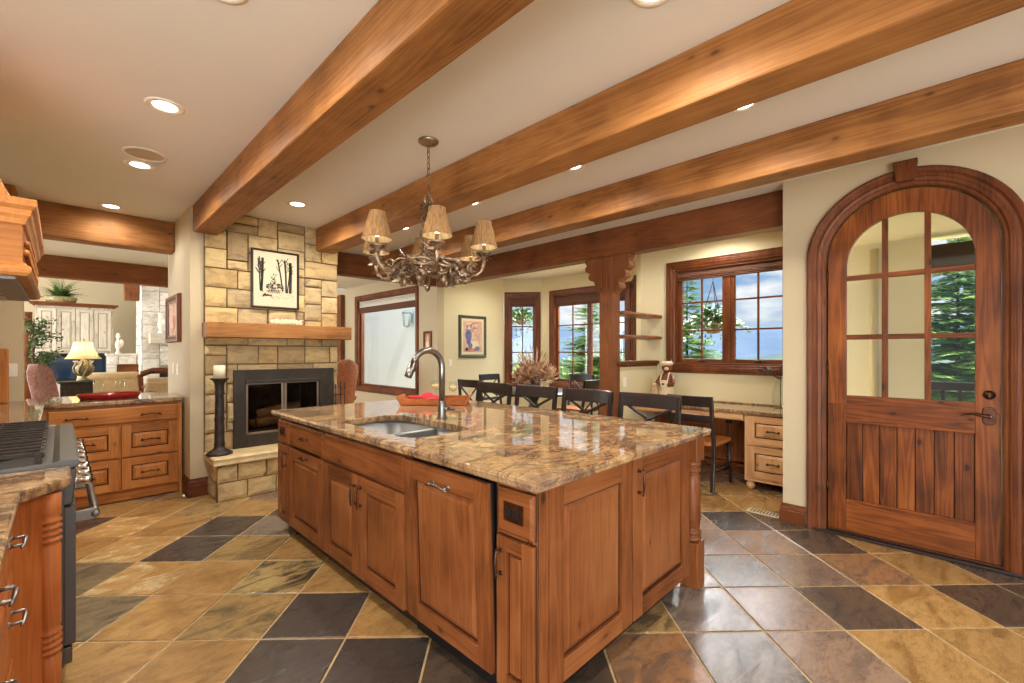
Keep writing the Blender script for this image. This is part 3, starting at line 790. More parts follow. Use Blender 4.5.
# ---- windows -------------------------------------------------------
CAS = [(0, 0), (0, .012), (.012, .020), (.030, .022), (.040, .030), (.070, .032), (.085, .026), (.095, .030), (.105, .024), (.105, 0)]
def window(name, fr, u0, v0, u1, v1, ncols, nrows, nsash, tw=.105, shade=.12, m='trim', crank=False, thick=.14, mull=0):
    root = thing(name, None, None, fr[0] @ Vector((0, 0, 0)), kind='structure')
    g = G(fr)
    a0, b0, a1, b1 = u0 + tw, v0 + tw, u1 - tw, v1 - tw        # the opening
    k = tw / .105
    g.sweep([(a0, b0), (a0, b1), (a1, b1), (a1, b0)], [(o * k, h) for o, h in CAS], m + '.v', True)
    g.box(a0 - .0, b0, -thick, a0 + .018, b1, .0, m + '.v'); g.box(a1 - .018, b0, -thick, a1, b1, .0, m + '.v')
    g.box(a0, b0, -thick, a1, b0 + .018, .0, m + '.u'); g.box(a0, b1 - .018, -thick, a1, b1, .0, m + '.u')
    g.build('casing', root, .002)
    w = (a1 - a0 - .036 - mull * (nsash - 1)) / nsash
    if mull:
        g = G(fr); g.box(a0 + .018 + w, b0, -thick, a0 + .018 + w + mull, b1, -.045, m + '.v'); g.build('mullion', root, .004)
    for s in range(nsash):
        c0 = a0 + .018 + s * (w + mull); c1 = c0 + w; st = .045; n0, n1 = -.10, -.055
        g = G(fr); d0, d1 = b0 + .018, b1 - .018
        g.box(c0, d0, n0, c0 + st, d1, n1, m + '.v'); g.box(c1 - st, d0, n0, c1, d1, n1, m + '.v')
        g.box(c0 + st, d0, n0, c1 - st, d0 + st * 1.1, n1, m + '.u'); g.box(c0 + st, d1 - st, n0, c1 - st, d1, n1, m + '.u')
        sash = g.build('sash', root, .004)
        if ncols * nrows > 1:
            g = G(fr)
            for i in range(1, ncols):
                x = c0 + st + (w - 2 * st) * i / ncols; g.box(x - .010, d0 + st, -.088, x + .010, d1 - st, -.066, m + '.v')
            for j in range(1, nrows):
                y = d0 + st + (d1 - d0 - 2 * st) * j / nrows; g.box(c0 + st, y - .010, -.087, c1 - st, y + .010, -.067, m + '.u')
            g.build('glazing_bars', sash, .002)
        g = G(fr); g.box(c0 + st - .004, d0 + st - .004, -.080, c1 - st + .004, d1 - st + .004, -.076, 'glass'); g.build('pane', sash)
        if crank:
            g = G(fr); cx = (c0 + c1) / 2 + .02
            g.box(cx - .05, d0 + .012, -.055, cx + .03, d0 + .034, -.030, 'bronze'); g.tube([(cx, d0 + .03, -.03), (cx + .03, d0 + .034, -.02), (cx + .075, d0 + .028, -.016)], .006, 'bronze'); g.build('crank', sash, .004)
    if shade:
        g = G(fr); b = b1 - .005
        g.box(a0 + .012, b - shade, -.05, a1 - .012, b, -.032, 'linen')
        for q in range(3): g.tube([(a0 + .014, b - shade + .008 + q * .02, -.036 + .004 * q), (a1 - .014, b - shade + .008 + q * .02, -.036 + .004 * q)], .009, 'linen', 6)
        g.build('rolled_shade', root, .003)
    return root
window('window_1', fr_desk, .36, 1.115, 1.80, 2.49, 2, 3, 2, shade=.13, crank=True, mull=.05)
window('window_2', fr_b1, .03, .72, L1 - .03, 2.50, 2, 3, 1, tw=.085, shade=.18)
window('window_3', fr_b2, .19, .72, L2 - .03, 2.50, 2, 3, 2, tw=.09, shade=.20)
window('window_4', fr_b3, .02, .72, L3 - .64, 2.50, 2, 3, 1, tw=.085, shade=.18)
w5 = window('window_5', fr_w1, 10.6 - 8.94, .56, 10.6 - 6.59, 2.53, 1, 1, 1, tw=.09, shade=0)
fr = fr_w1; g = G(fr); a0, a1 = 10.6 - 8.94 + .115, 10.6 - 6.59 - .115
g.box(a0, 2.20, -.045, a1, 2.29, -.020, 'linen'); g.box(a0, 2.17, -.05, a1, 2.20, -.015, 'linen')
g.build('shade_rail', w5, .004)
g = G(fr)
for q in range(5): g.box(a0 + .01, 2.29 + .026 * q, -.040, a1 - .01, 2.309 + .026 * q, -.024, 'linenw')
g.build('blind_slats', w5)
window('window_6', fr_dn, 1.22, .42, 2.43, 2.28, 1, 1, 1, tw=.08, shade=0)

# ---- arched front door ----------------------------------------------
door = thing('door_1', None, None, (DX - .03, DY, 0), kind='structure')
fr = frame((DX, DY, 0), (-1, 0)); R0 = .455; SP = 2.057
path = [(-R0, 0)] + arc(0, SP, R0, 180, 0, 40) + [(R0, 0)]
CP = [(0, -.06), (0, .014), (.010, .022), (.022, .024), (.030, .034), (.050, .040), (.058, .034), (.075, .034), (.088, .046), (.108, .050), (.120, .044), (.125, .030), (.125, 0)]
g = G(fr); g.sweep(path, CP, 'trim.v'); g.build('casing', door, .0015)
g = G(fr); g.strip([(-R0, 0)] + arc(0, SP, R0, 180, 0, 32) + [(R0, 0)], [(-R0 - .012, 0)] + arc(0, SP, R0 + .012, 180, 0, 32) + [(R0 + .012, 0)], -.28, -.02, 'trim.v'); g.build('jamb', door)
g = G(fr); g.prism([(-.048, SP + R0 + .03), (.048, SP + R0 + .03), (.066, SP + R0 + .17), (-.066, SP + R0 + .17)], 0, .075, 'trim.v'); g.build('keystone', door, .006)
n0, n1 = -.055, -.010; ro, ri, sg = .447, .335, 2.01
g = G(fr)
g.strip([(-ro, .98), (-ro, 1.5), (-ro, SP)] + arc(0, SP, ro, 180, 0, 32)[1:] + [(ro, 1.5), (ro, .98)], [(-ri, .98), (-ri, 1.5), (-ri, sg)] + arc(0, sg, ri, 180, 0, 32)[1:] + [(ri, 1.5), (ri, .98)], n0, n1, 'door.v')
g.box(-ro, .02, n0, -ri, .98, n1, 'door.v'); g.box(ri, .02, n0, ro, .98, n1, 'door.v')
g.box(-ri, .86, n0, ri, 1.045, n1, 'door.u', .8); g.box(-ri, .02, n0, ri, .262, n1, 'door.u', .9)
leaf = g.build('leaf', door, .003)
g = G(fr); pw = 2 * ri / 7
for k in range(7): g.box(-ri + pw * k + .002, .262, n0 + .006, -ri + pw * (k + 1) - .002, .86, n1 - .014, 'door.v', (.15, .7, .4, .85, .3, .6, .2)[k])
g.box(-ri, .262, n0 + .008, ri, .86, n1 - .026, 'glaze')
g.build('plank_panel', leaf, .004)
g = G(fr)
g.box(-ri, .844, n1 - .014, ri, .866, n1 + .014, 'door.u', .9); g.box(-ri, .256, n1 - .014, ri, .272, n1 + .010, 'door.u', .9)
g.build('panel_moulding', leaf, .004)
g = G(fr); hh = sg + math.sqrt(ri * ri - .112 ** 2)
for s in (-.112, .112): g.box(s - .017, 1.04, -.046, s + .017, hh, -.012, 'door.v')
for v in (1.48, 1.92): g.box(-ri, v - .018, -.045, ri, v + .018, -.013, 'door.u')
g.build('glazing_bars', leaf, .003)
g = G(fr); g.prism([(-ri, 1.04)] + arc(0, sg, ri, 180, 0, 32) + [(ri, 1.04)], -.034, -.030, 'glass'); g.build('pane', leaf)
g = G(fr); x = .397
g.lathe([(0, 0), (.030, 0), (.030, .006), (.020, .012), (.012, .02), (0, .022)], (0, 0, 0), 'bronze', 20)
g.M = fr[0] @ Matrix.Translation((x, 1.098, n1)); gg = G((g.M, fr[1]))
gg.lathe([(0, 0), (.029, 0), (.029, .006), (.018, .012), (.014, .022), (0, .024)], (0, 0, 0), 'bronze', 20); gg.box(-.004, -.016, .02, .004, .016, .034, 'bronze')
gg.build('deadbolt', leaf)
gg = G((fr[0] @ Matrix.Translation((x, .965, n1)), fr[1]))
gg.prism(rrect(-.030, -.058, .030, .058, .028, 6), 0, .010, 'bronze'); gg.tube([(0, 0, .008), (0, 0, .05)], .012, 'bronze', 10)
gg.tube([(0, 0, .05), (-.03, .004, .056), (-.075, .010, .052), (-.115, .004, .05), (-.125, -.004, .05)], [.011, .010, .008, .007, .006], 'bronze', 10)
gg.build('lever_handle', leaf, .003)
g = G(fr); g.box(-.58, 0, -.06, .58, .020, .045, 'dark.u'); g.box(-.455, .02, -.06, .455, .034, .012, 'bronze'); g.build('threshold', door, .004)
g = G()
for v in (.35, 1.25, 1.95): g.at(fr).tube([(-.449, v - .05, -.004), (-.449, v + .05, -.004)], .007, 'bronze', 8)
g.build('hinge', door)

# =================================================================== FIREPLACE
fp = thing('stone_fireplace', 'tan ashlar stone fireplace with timber mantel and raised hearth', 'fireplace', (1.6, 5.06, 0))
FY = 5.10
fr = frame((.967, FY, 0), (0, -1))       # u = X - .967
g = G(fr); stones(g, 0, .40, 1.295, 2.75, 11, .094, 'stone', .045, gap=.008,  holes=[(.235, .40, 1.235, 1.19)]); g.build('stone_face', fp)
g = G()
g.at((Matrix(((0, 0, 1, 2.262), (1, 0, 0, 5.10), (0, 1, 0, 0), (0, 0, 0, 1))), {'u': 'y', 'v': 'z', 'n': 'x'})); stones(g, 0, 0, 1.2, 2.75, 3, .12, 'stone', .03, n0=-.03); g.build('stone_side', fp)
# mantel
g = G(); g.box(.945, 4.86, 1.508, 2.335, 5.075, 1.650, 'beam.x', .35); g.build('mantel', fp, .008)
# hearth
g = G(frame((1.0, 4.76, 0), (0, -1))); stones(g, 0, 0, 1.40, .335, 21, .082, 'stone', .04, maxh=2, maxw=3)
g.at(frame((1.04, 5.10, 0), (-1, 0))); stones(g, 0, 0, .36, .335, 22, .082, 'stone', .04, maxh=2, maxw=3)
g.at(None); g.box(1.035, 4.76, 0, 2.40, 5.10, .33, 'mortar'); g.build('hearth_base', fp)
g = G(); nx = 26
top = [(.962 + 1.468 * i / nx, 4.685 + .006 * noise.noise(Vector((i * .7, 0, 0)))) for i in range(nx + 1)] + [(2.43, 5.09), (.962, 5.09)]
vs = []
for z, sc in ((.335, .012), (.345, .0), (.372, .004), (.398, -.003), (.41, .012)):
    for i, p in enumerate(top):
        j = .005 * noise.noise(Vector((i * 1.3, z * 90, 4)))
        vs.append((p[0] + (sc + j if i in (0, len(top) - 1) else 0), p[1] + (sc + j if i <= nx else 0), z))
k = len(top); fs = [tuple(range(k))[::-1], tuple(range(4 * k, 5 * k))]
for L in range(4): fs += [(L * k + i, L * k + (i + 1) % k, (L + 1) * k + (i + 1) % k, (L + 1) * k + i) for i in range(k)]
g.add(vs, fs, 'slab'); g.build('hearth_slab', fp)
# metal surround, doors and firebox
g = G(fr); a0, a1, b0, b1 = .235, 1.235, .41, 1.19; c0, c1, d0, d1 = .345, 1.075, .53, 1.06
g.box(a0, b0, .0, c0, b1, .068, 'surround'); g.box(c1, b0, .0, a1, b1, .068, 'surround'); g.box(c0, d1, 0, c1, b1, .068, 'surround'); g.box(c0, b0, 0, c1, d0, .068, 'surround')
g.box(c0 - .01, d1 - .01, .06, c1 + .01, d1 + .022, .098, 'surround'); sur = g.build('surround', fp, .003)
g = G(fr)
g.box(c0, d0, -.45, c1, d0 + .02, 0, 'soot'); g.box(c0, d1 - .02, -.45, c1, d1, 0, 'soot'); g.box(c0, d0, -.47, c1, d1, -.45, 'soot'); g.box(c0 - .02, d0, -.45, c0, d1, 0, 'soot'); g.box(c1, d0, -.45, c1 + .02, d1, 0, 'soot')
g.build('firebox', fp)
g = G(fr); mid = (c0 + c1) / 2
for a, b in ((c0, mid - .004), (mid + .004, c1)):
    g.at(fr)
    g.box(a, d0, .03, a + .022, d1, .046, 'pewter'); g.box(b - .022, d0, .03, b, d1, .046, 'pewter'); g.box(a, d0, .03, b, d0 + .022, .046, 'pewter'); g.box(a, d1 - .022, .03, b, d1, .046, 'pewter')
    dd = g.build('glass_door', fp, .003); g2 = G(fr); g2.box(a + .02, d0 + .02, .036, b - .02, d1 - .02, .040, 'fireglass'); g2.build('pane', dd); g = G(fr)
for i, (x, y, n, ln, an) in enumerate([(.50, .60, -.16, .5, 3), (.46, .585, -.28, .62, -2), (.52, .68, -.22, .44, 9), (.60, .66, -.30, .36, -14)]):
    lg = thing('log', ['split log lying in front on the firebox floor', 'long split log lying behind in the firebox', 'tilted log resting on top of the other logs', 'short log leaning at the back of the firebox'][i], 'log', fr[0] @ Vector((x, y - .05, n)), group='logs in the fireplace')
    g = G(fr); a = math.radians(an); rd = random.Random(i); pts = [(x + ln * t * math.cos(a), y + .02 + ln * t * math.sin(a), n) for t in (0, .3, .6, 1)]
    g.tube(pts, [.048, .055, .052, .045], 'log.u', 9); g.build('bark', lg)
g = G(fr)
for k in range(7): g.tube([(c0 + .10 + k * .085, .565, -.36), (c0 + .10 + k * .085, .565, -.10), (c0 + .10 + k * .085, .61, -.085)], .007, 'iron', 6)
g.tube([(c0 + .06, .56, -.30), (c1 - .06, .56, -.30)], .008, 'iron', 6); g.tube([(c0 + .06, .56, -.14), (c1 - .06, .56, -.14)], .008, 'iron', 6); tag(g.build('fire_grate'), 'black iron grate holding the logs inside the firebox', 'grate')

# print over the mantel
def picture(name, fr, u0, v0, u1, v1, fw, fm, depth, mat_w, label, cat='picture', paper='paper', rootloc=None):
    root = thing(name, label, cat, fr[0] @ Vector(((u0 + u1) / 2, v0, 0)))
    g = G(fr); k = fw
    g.sweep([(u0 + k, v0 + k), (u0 + k, v1 - k), (u1 - k, v1 - k), (u1 - k, v0 + k)], [(0, .001), (0, depth * .55), (k * .25, depth * .6), (k * .55, depth), (k * .9, depth * .9), (k, depth * .4), (k, .001)], fm, True); g.build('picture_frame', root)
    g = G(fr); g.box(u0 + k * .8, v0 + k * .8, .001, u1 - k * .8, v1 - k * .8, depth * .4, paper); g.build('mat_board', root)
    return root
frp = frame((1.354, FY - .052, 0), (0, -1)); U, V = .465, 1.822
pr = picture('framed_print', frp, 0, V, .465, 2.43, .022, 'dark.v', .028, 0, 'framed black and white woodland print of a rider above the mantel')
g = G(frp); n = .0135; rd = random.Random(4)
def stroke(g, pts, w, m, n=n):
    for (a, b), (c, d) in zip(pts, pts[1:]):
        L = math.hypot(c - a, d - b) or 1e-6; dx, dy = -(d - b) / L * w * .72, (c - a) / L * w * .72
        g.quad((a + dx, b + dy, n), (a - dx, b - dy, n), (c - dx, d - dy, n), (c + dx, d + dy, n), m)
for x, w, top, lean in ((.095, .016, .52, .012), (.30, .010, .52, -.05), (.335, .012, .52, -.015), (.375, .020, .50, .0), (.345, .008, .50, .03), (.105, .007, .53, -.03), (.085, .008, .51, -.02)):
    base = .17 + .02 * rd.random(); stroke(g, [(x, V + base), (x + lean * .5 + .004, V + (base + top) / 2), (x + lean, V + top)], w, 'ink')
    for q in range(4):
        y = V + base + (top - base) * rd.uniform(.5, .95); s = rd.choice((-1, 1)); stroke(g, [(x + lean * .7, y), (x + lean * .7 + s * .03, y + .05)], .004, 'ink')
for q in range(110):
    a = rd.uniform(0, 2 * PI); rr = rd.uniform(.3, 1); x, y = .225 + .085 * rr * math.cos(a), V + .235 + .045 * rr * math.sin(a); stroke(g, [(x, y), (x + rd.uniform(-.018, .018), y + rd.uniform(-.014, .014))], rd.uniform(.003, .010), rd.choice(('ink', 'ink', 'inkg')), n + .0003 * rd.random())
for q in range(26):
    x, y = .215 + rd.gauss(0, .016), V + .315 + rd.gauss(0, .026); stroke(g, [(x, y), (x + rd.uniform(-.014, .014), y + rd.uniform(-.014, .014))], rd.uniform(.004, .010), rd.choice(('ink', 'inkg')))
for q in range(7): stroke(g, [(.11 + .012 * q, V + .12 + .003 * q), (.135 + .010 * q, V + .155 - .004 * q)], .010, 'ink' if q % 2 == 0 else 'inkg')
for q in range(50): x, y = rd.uniform(.08, .40), V + rd.uniform(.10, .20); stroke(g, [(x, y), (x + rd.uniform(.01, .03), y + rd.uniform(-.004, .004))], .003, 'inkg')
for q in range(6): stroke(g, [(.17 + .018 * q, V + .20), (.165 + .020 * q, V + .165)], .007, 'ink')
g.build('drawing', pr)
# pale carved piece lying on the mantel
g = G(); rd = random.Random(9)
for k in range(9): g.ball((1.52 + .034 * k, 4.93 + .01 * rd.random(), 1.672 + .010 * rd.random()), .026, .02, .022 + .010 * rd.random(), 'cream', 10, 7, .4, k)
for k in range(5): g.tube([(1.53 + .06 * k, 4.93, 1.67), (1.55 + .06 * k, 4.925, 1.70), (1.585 + .06 * k, 4.93, 1.705)], [.012, .009, .005], 'cream', 7)
g.build('mantel_ornament', label='small pale carved leaf ornament lying on the mantel under the print', cat='ornament', origin=(1.65, 4.93, 1.65))
# candle stand on the hearth
cs = thing('candle_stand', 'tall dark turned candle stand standing on the left end of the hearth', 'candle holder', (1.05, 4.885, .41))
g = G(); c = (1.05, 4.885, .41)
g.lathe([(0, 0), (.105, 0), (.11, .012), (.095, .026), (.075, .04), (.05, .055), (.042, .08), (.046, .10), (.040, .12), (.038, .30), (.043, .33), (.038, .36), (.036, .55), (.042, .58), (.038, .60), (.040, .66), (.052, .69), (.075, .705), (.078, .715), (0, .715)], c, 'iron', 22); g.build('stand', cs)
g = G(); g.lathe([(0, .715), (.048, .715), (.048, .83), (.040, .835), (.008, .826), (0, .826)], c, 'wax', 20); g.tube([(c[0], c[1], c[2] + .82), (c[0] + .003, c[1], c[2] + .842)], .002, 'black', 6)
g.build('pillar_candle', label='short thick cream pillar candle on top of the turned stand', cat='candle', origin=(c[0], c[1], c[2] + .715))
# fire irons at the right end of the hearth
ft = thing('fire_tool_stand', 'black iron fire tool set at the right end of the hearth', 'fire tools', (2.13, 4.82, .41))
g = G()
g.lathe([(0, 0), (.09, 0), (.09, .012), (.02, .03), (0, .03)], (2.13, 4.82, .41), 'iron', 16); g.tube([(2.13, 4.82, .43), (2.13, 4.82, 1.02)], .009, 'iron'); g.tube([(2.02, 4.80, .90), (2.24, 4.84, .90)], .008, 'iron'); g.build('stand', ft)
for k, x in enumerate((-.10, -.045, .05, .10)):
    g = G(); X0 = 2.13 + x; Y0 = 4.82 + x * .18 - .02
    g.tube([(X0, Y0, .50), (X0, Y0, 1.0)], .006, 'iron'); g.tube([(X0, Y0, .96), (X0, Y0, 1.04)], .010, 'iron'); g.box(X0 - .022, Y0 - .006, .46, X0 + .022, Y0 + .006, .54, 'iron'); g.build(('shovel', 'poker', 'brush', 'tongs')[k], ft, .003)

# =================================================================== ISLAND
ZT, ZB = .92, .88
g = G()
HX0, HY0, HX1, HY1 = 1.27, 1.98, 1.715, 2.86
hole = rrect(HX0, HY0, HX1, HY1, .11, 7); cx, cy = (HX0 + HX1) / 2, (HY0 + HY1) / 2
OX0, OY0, OX1, OY1 = 1.145, 1.005, 2.70, 3.745
# outline points at the same angles as the hole plus the four corners
angs = sorted([math.atan2(p[1] - cy, p[0] - cx) for p in hole] + [math.atan2(y - cy, x - cx) for x in (OX0, OX1) for y in (OY0, OY1)])
def hit_rect(a, x0, y0, x1, y1):
    dx, dy = math.cos(a), math.sin(a); t = 1e9
    if dx > 1e-9: t = min(t, (x1 - cx) / dx)
    if dx < -1e-9: t = min(t, (x0 - cx) / dx)
    if dy > 1e-9: t = min(t, (y1 - cy) / dy)
    if dy < -1e-9: t = min(t, (y0 - cy) / dy)
    return (cx + dx * t, cy + dy * t)
def hit_poly(a, P):
    d = Vector((math.cos(a), math.sin(a)))
    for p, q in zip(P, P[1:] + P[:1]):
        p = Vector((p[0] - cx, p[1] - cy)); q = Vector((q[0] - cx, q[1] - cy)); e2 = q - p
        den = d.x * e2.y - d.y * e2.x
        if abs(den) < 1e-12: continue
        t = (p.x * e2.y - p.y * e2.x) / den; s = (p.x * d.y - p.y * d.x) / den
        if t > 0 and -1e-6 <= s <= 1 + 1e-6: return (cx + d.x * t, cy + d.y * t)
OUT = [hit_rect(a, OX0, OY0, OX1, OY1) for a in angs]; INN = [hit_poly(a, hole) for a in angs]
k = len(OUT); vs = []
def inset(p, d): return (min(max(p[0], OX0 + d), OX1 - d), min(max(p[1], OY0 + d), OY1 - d))
rings = [(INN, ZB, 0), (INN, ZT - .004, 0), (INN, ZT, 'in'), (OUT, ZT, .012), (OUT, ZT - .004, .004), (OUT, ZT - .014, 0), (OUT, ZT - .024, .003), (OUT, ZB + .006, .004), (OUT, ZB, .010)]
for L, z, d in rings:
    for i, p in enumerate(L):
        if d == 'in': p = (cx + (p[0] - cx) * 1.008, cy + (p[1] - cy) * 1.008)
        elif d: p = inset(p, d)
        vs.append((p[0], p[1], z))
fs = []
for r in range(len(rings)):
    r2 = (r + 1) % len(rings)
    fs += [(r * k + i, r * k + (i + 1) % k, r2 * k + (i + 1) % k, r2 * k + i) for i in range(k)]
g.add(vs, fs, 'granite'); g.build('island_countertop', label='polished gold and brown granite worktop on the kitchen island', cat='countertop')
# sink
sk = thing('kitchen_sink', 'stainless double bowl undermount sink in the island worktop', 'sink', (1.5, 2.38, .68))
g = G(); HR = rrect(HX0 - .006, HY0 - .006, HX1 + .006, HY1 + .006, .11, 7)
def ring(P, s, z): return [(cx + (p[0] - cx) * s[0], cy + (p[1] - cy) * s[1], z) for p in P]
k = len(HR); L = [ring(HR, (1.06, 1.035), ZB - .002), ring(HR, (1, 1), ZB - .002), ring(HR, (.97, .985), .72), ring(HR, (.88, .93), .70), ring(HR, (.02, .02), .695)]
vs = [p for q in L for p in q]; fs = []
for r in range(len(L) - 1): fs += [(r * k + i, r * k + (i + 1) % k, (r + 1) * k + (i + 1) % k, (r + 1) * k + i) for i in range(k)]
g.add(vs, fs, 'sinksteel', True, .5); g.build('bowl', sk)
g2 = G(); g2.at((Matrix(((1, 0, 0, 0), (0, 0, 1, 2.385), (0, 1, 0, 0), (0, 0, 0, 1))), AX0)); g2.prism([(HX0 - .004, .70), (HX1 + .004, .70), (HX1 + .004, .873), (HX0 - .004, .873)], 0, .034, 'sinksteel', .5); g2.build('divider', sk, .010, seg=3)
for yy in (2.60, 2.13):
    g = G(); g.lathe([(0, .701), (.044, .701), (.044, .706), (.03, .704), (0, .700)], (1.5, yy, 0), 'chrome', 20); g.build('drain', sk)
# faucet
fa = thing('kitchen_faucet', 'brushed nickel gooseneck faucet standing behind the island sink', 'faucet', (1.822, 2.462, ZT))
fx, fy = 1.822, 2.462
g = G(); g.lathe([(0, 0), (.034, 0), (.034, .008), (.029, .016), (.0275, .03), (.0275, .105), (.023, .115), (.018, .125), (0, .125)], (fx, fy, ZT), 'nickel', 22); g.build('base', fa)
g = G(); pts = [(fx, fy, ZT + .12), (fx, fy, ZT + .33)] + [(fx - .115 + .115 * math.cos(math.radians(t)), fy, ZT + .345 + .115 * math.sin(math.radians(t))) for t in range(0, 161, 10)]
g.tube(pts, .021, 'nickel', 14); g.build('gooseneck', fa)
e0, e1 = Vector(pts[-2]), Vector(pts[-1]); d = (e1 - e0).normalized()
g = G(); g.tube([e1, e1 + d * .012, e1 + d * .013, e1 + d * .085, e1 + d * .105], [.020, .021, .0235, .0260, .023], 'nickel', 14); g.tube([e1 + d * .04 + Vector((.018, -.012, 0)), e1 + d * .066 + Vector((.020, -.012, 0))], .008, 'black', 8); g.build('spray_head', fa)
g = G(); g.tube([(fx, fy, ZT + .065), (fx + .02, fy - .045, ZT + .068)], .016, 'nickel', 12); g.tube([(fx + .012, fy - .04, ZT + .068), (fx + .03, fy - .10, ZT + .062), (fx + .04, fy - .135, ZT + .058)], [.010, .007, .006], 'nickel', 10); g.build('lever', fa)

XF = 1.195                                     # carcass front, doors stand 15-20 mm proud
fi = frame((XF, 3.695, 0), (-1, 0))            # u = 3.695 - Y
def Yu(y): return 3.695 - y
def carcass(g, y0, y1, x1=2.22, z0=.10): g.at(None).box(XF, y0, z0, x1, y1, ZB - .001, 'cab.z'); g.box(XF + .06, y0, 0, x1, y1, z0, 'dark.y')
def outlet(g, u, v, n, wide=True):
    a, b = (.036, .026) if wide else (.026, .036)
    g.box(u - a * 1.35, v - b * 1.35, n, u + a * 1.35, v + b * 1.35, n + .005, 'bronze')
    for s in (-1, 1):
        p = (u + s * a * .55, v) if wide else (u, v + s * b * .55); g.box(p[0] - .012, p[1] - .014, n + .004, p[0] + .012, p[1] + .014, n + .008, 'black')
def narrow(y0, y1, label, hside):
    t = thing('narrow_cabinet', label, 'cabinet', (XF, (y0 + y1) / 2, 0)); g = G(); carcass(g, max(y0, 1.10), y1, 1.41 if y0 < 1.2 else 2.22); g.build('carcass', t)
    a, b = Yu(y1) + .006, Yu(y0) - .006
    g = G(fi); g.slabfront(a, .69, b, .855, 'cab'); d = g.build('drawer_front', t, .0015); g = G(fi); outlet(g, (a + b) / 2, .775, .02); g.build('outlet', d)
    g = G(fi); g.rpanel(a, .105, b, .672, 'cab', st=.052); d = g.build('door', t, .0015)
    g = G(fi); g.pull(a + .026 if hside < 0 else b - .026, .575, .11, True, .02); g.build('handle', d)
narrow(3.462, 3.69, 'narrow island cabinet with outlet at the fireplace end', 1)
narrow(1.05, 1.246, 'narrow island cabinet with outlet beside the tilted dishwasher panel', -1)
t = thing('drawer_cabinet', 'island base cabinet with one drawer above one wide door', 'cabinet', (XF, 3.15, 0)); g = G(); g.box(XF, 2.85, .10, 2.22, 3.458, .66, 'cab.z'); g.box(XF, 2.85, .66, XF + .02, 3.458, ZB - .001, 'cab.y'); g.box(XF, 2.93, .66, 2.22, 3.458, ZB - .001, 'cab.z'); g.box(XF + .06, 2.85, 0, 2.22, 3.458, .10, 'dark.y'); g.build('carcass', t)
a, b = Yu(3.452), Yu(2.856)
g = G(fi); g.slabfront(a, .69, b, .855, 'cab'); d = g.build('drawer', t, .0015); g = G(fi); g.pull((a + b) / 2, .772, .11, False, .02); g.build('handle', d)
g = G(fi); g.rpanel(a, .105, b, .672, 'cab', st=.075); d = g.build('door', t, .0015); g = G(fi); g.pull((a + b) / 2 + .0, .64, .11, False, .02); g.build('handle', d)
t = thing('sink_cabinet', 'island sink cabinet with false front over two paired doors', 'cabinet', (XF, 2.37, 0)); g = G()
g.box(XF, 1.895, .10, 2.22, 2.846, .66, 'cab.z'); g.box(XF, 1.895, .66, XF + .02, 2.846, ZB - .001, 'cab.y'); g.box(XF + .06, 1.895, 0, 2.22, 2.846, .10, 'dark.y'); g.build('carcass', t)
a, b = Yu(2.838), Yu(1.90); mid = (a + b) / 2
g = G(fi); g.slabfront(a, .69, b, .855, 'cab'); g.build('false_front', t, .0015)
for p, q, h in ((a, mid - .003, mid - .035), (mid + .003, b, mid + .035)):
    g = G(fi); g.rpanel(p, .105, q, .672, 'cab', st=.075); d = g.build('door', t, .0015); g = G(fi); g.pull(h, .565, .125, True, .02); g.build('handle', d)
t = thing('dishwasher', 'panelled dishwasher in the island with its wooden front tipped slightly open', 'dishwasher', (XF, 1.56, 0)); g = G(); g.box(XF + .03, 1.262, .10, 1.78, 1.884, ZB - .004, 'steel'); g.box(XF + .05, 1.262, 0, 1.78, 1.884, .10, 'black'); g.build('tub', t)
fm = fi[0] @ Matrix.Translation((0, .12, 0)) @ Matrix.Rotation(math.radians(2.2), 4, 'X') @ Matrix.Translation((0, -.12, 0))
fd = (fm, fi[1]); a, b = Yu(1.852), Yu(1.266)
g = G(fd); g.box(a + .004, .122, -.02, b - .004, .858, 0, 'black'); g.rpanel(a, .118, b, .862, 'cab', st=.078, t=.022); d = g.build('door', t, .0015); g = G(fd); g.pull((a + b) / 2, .80, .14, False, .022, 'nickel'); g.build('handle', d)
g = G(); g.box(XF + .006, 1.852, .10, XF + .026, 1.893, ZB - .001, 'cab.z'); g.build('filler_strip', t)
g = G(); g.box(XF + .006, 1.247, .10, XF + .026, 1.262, ZB - .001, 'cab.z'); g.build('filler_strip', t)
# end facing the front door
EY = 1.075; fe = frame((0, EY, 0), (0, -1))    # u = X
t = thing('end_cabinet', 'island end cabinet with two tall raised panel doors facing the arched door', 'cabinet', (1.85, EY, 0))
g = G(); g.box(1.415, EY, .10, 2.51, 1.255, ZB - .001, 'cab.z'); g.box(1.43, EY + .06, 0, 2.49, 1.25, .10, 'dark.x'); g.at(fe)
g.box(1.20, .10, 0, 1.41, ZB - .001, -.022, 'cab.v'); g.box(1.196, .10, 0, 1.275, ZB - .001, .010, 'cab.v'); g.box(1.215, .13, .010, 1.255, ZB - .02, .018, 'cab.v'); g.build('carcass', t, .003)
g = G(fe); g.rpanel(1.272, .105, 1.868, .868, 'cab', st=.085); d = g.build('door', t, .0015)
g = G(fe); g.rpanel(1.884, .105, 2.508, .868, 'cab', st=.085); d = g.build('door', t, .0015); g = G(fe); g.pull(1.925, .755, .13, True, .02); g.build('handle', d)
g = G(); g.box(2.222, 1.26, .06, 2.245, 3.69, ZB - .001, 'cab.z'); g.box(2.23, 1.26, 0, 2.252, 3.69, .10, 'cab.y'); g.build('island_back_panel', label='plain wooden back panel of the island on the stool side', cat='panel', bevel=.004)
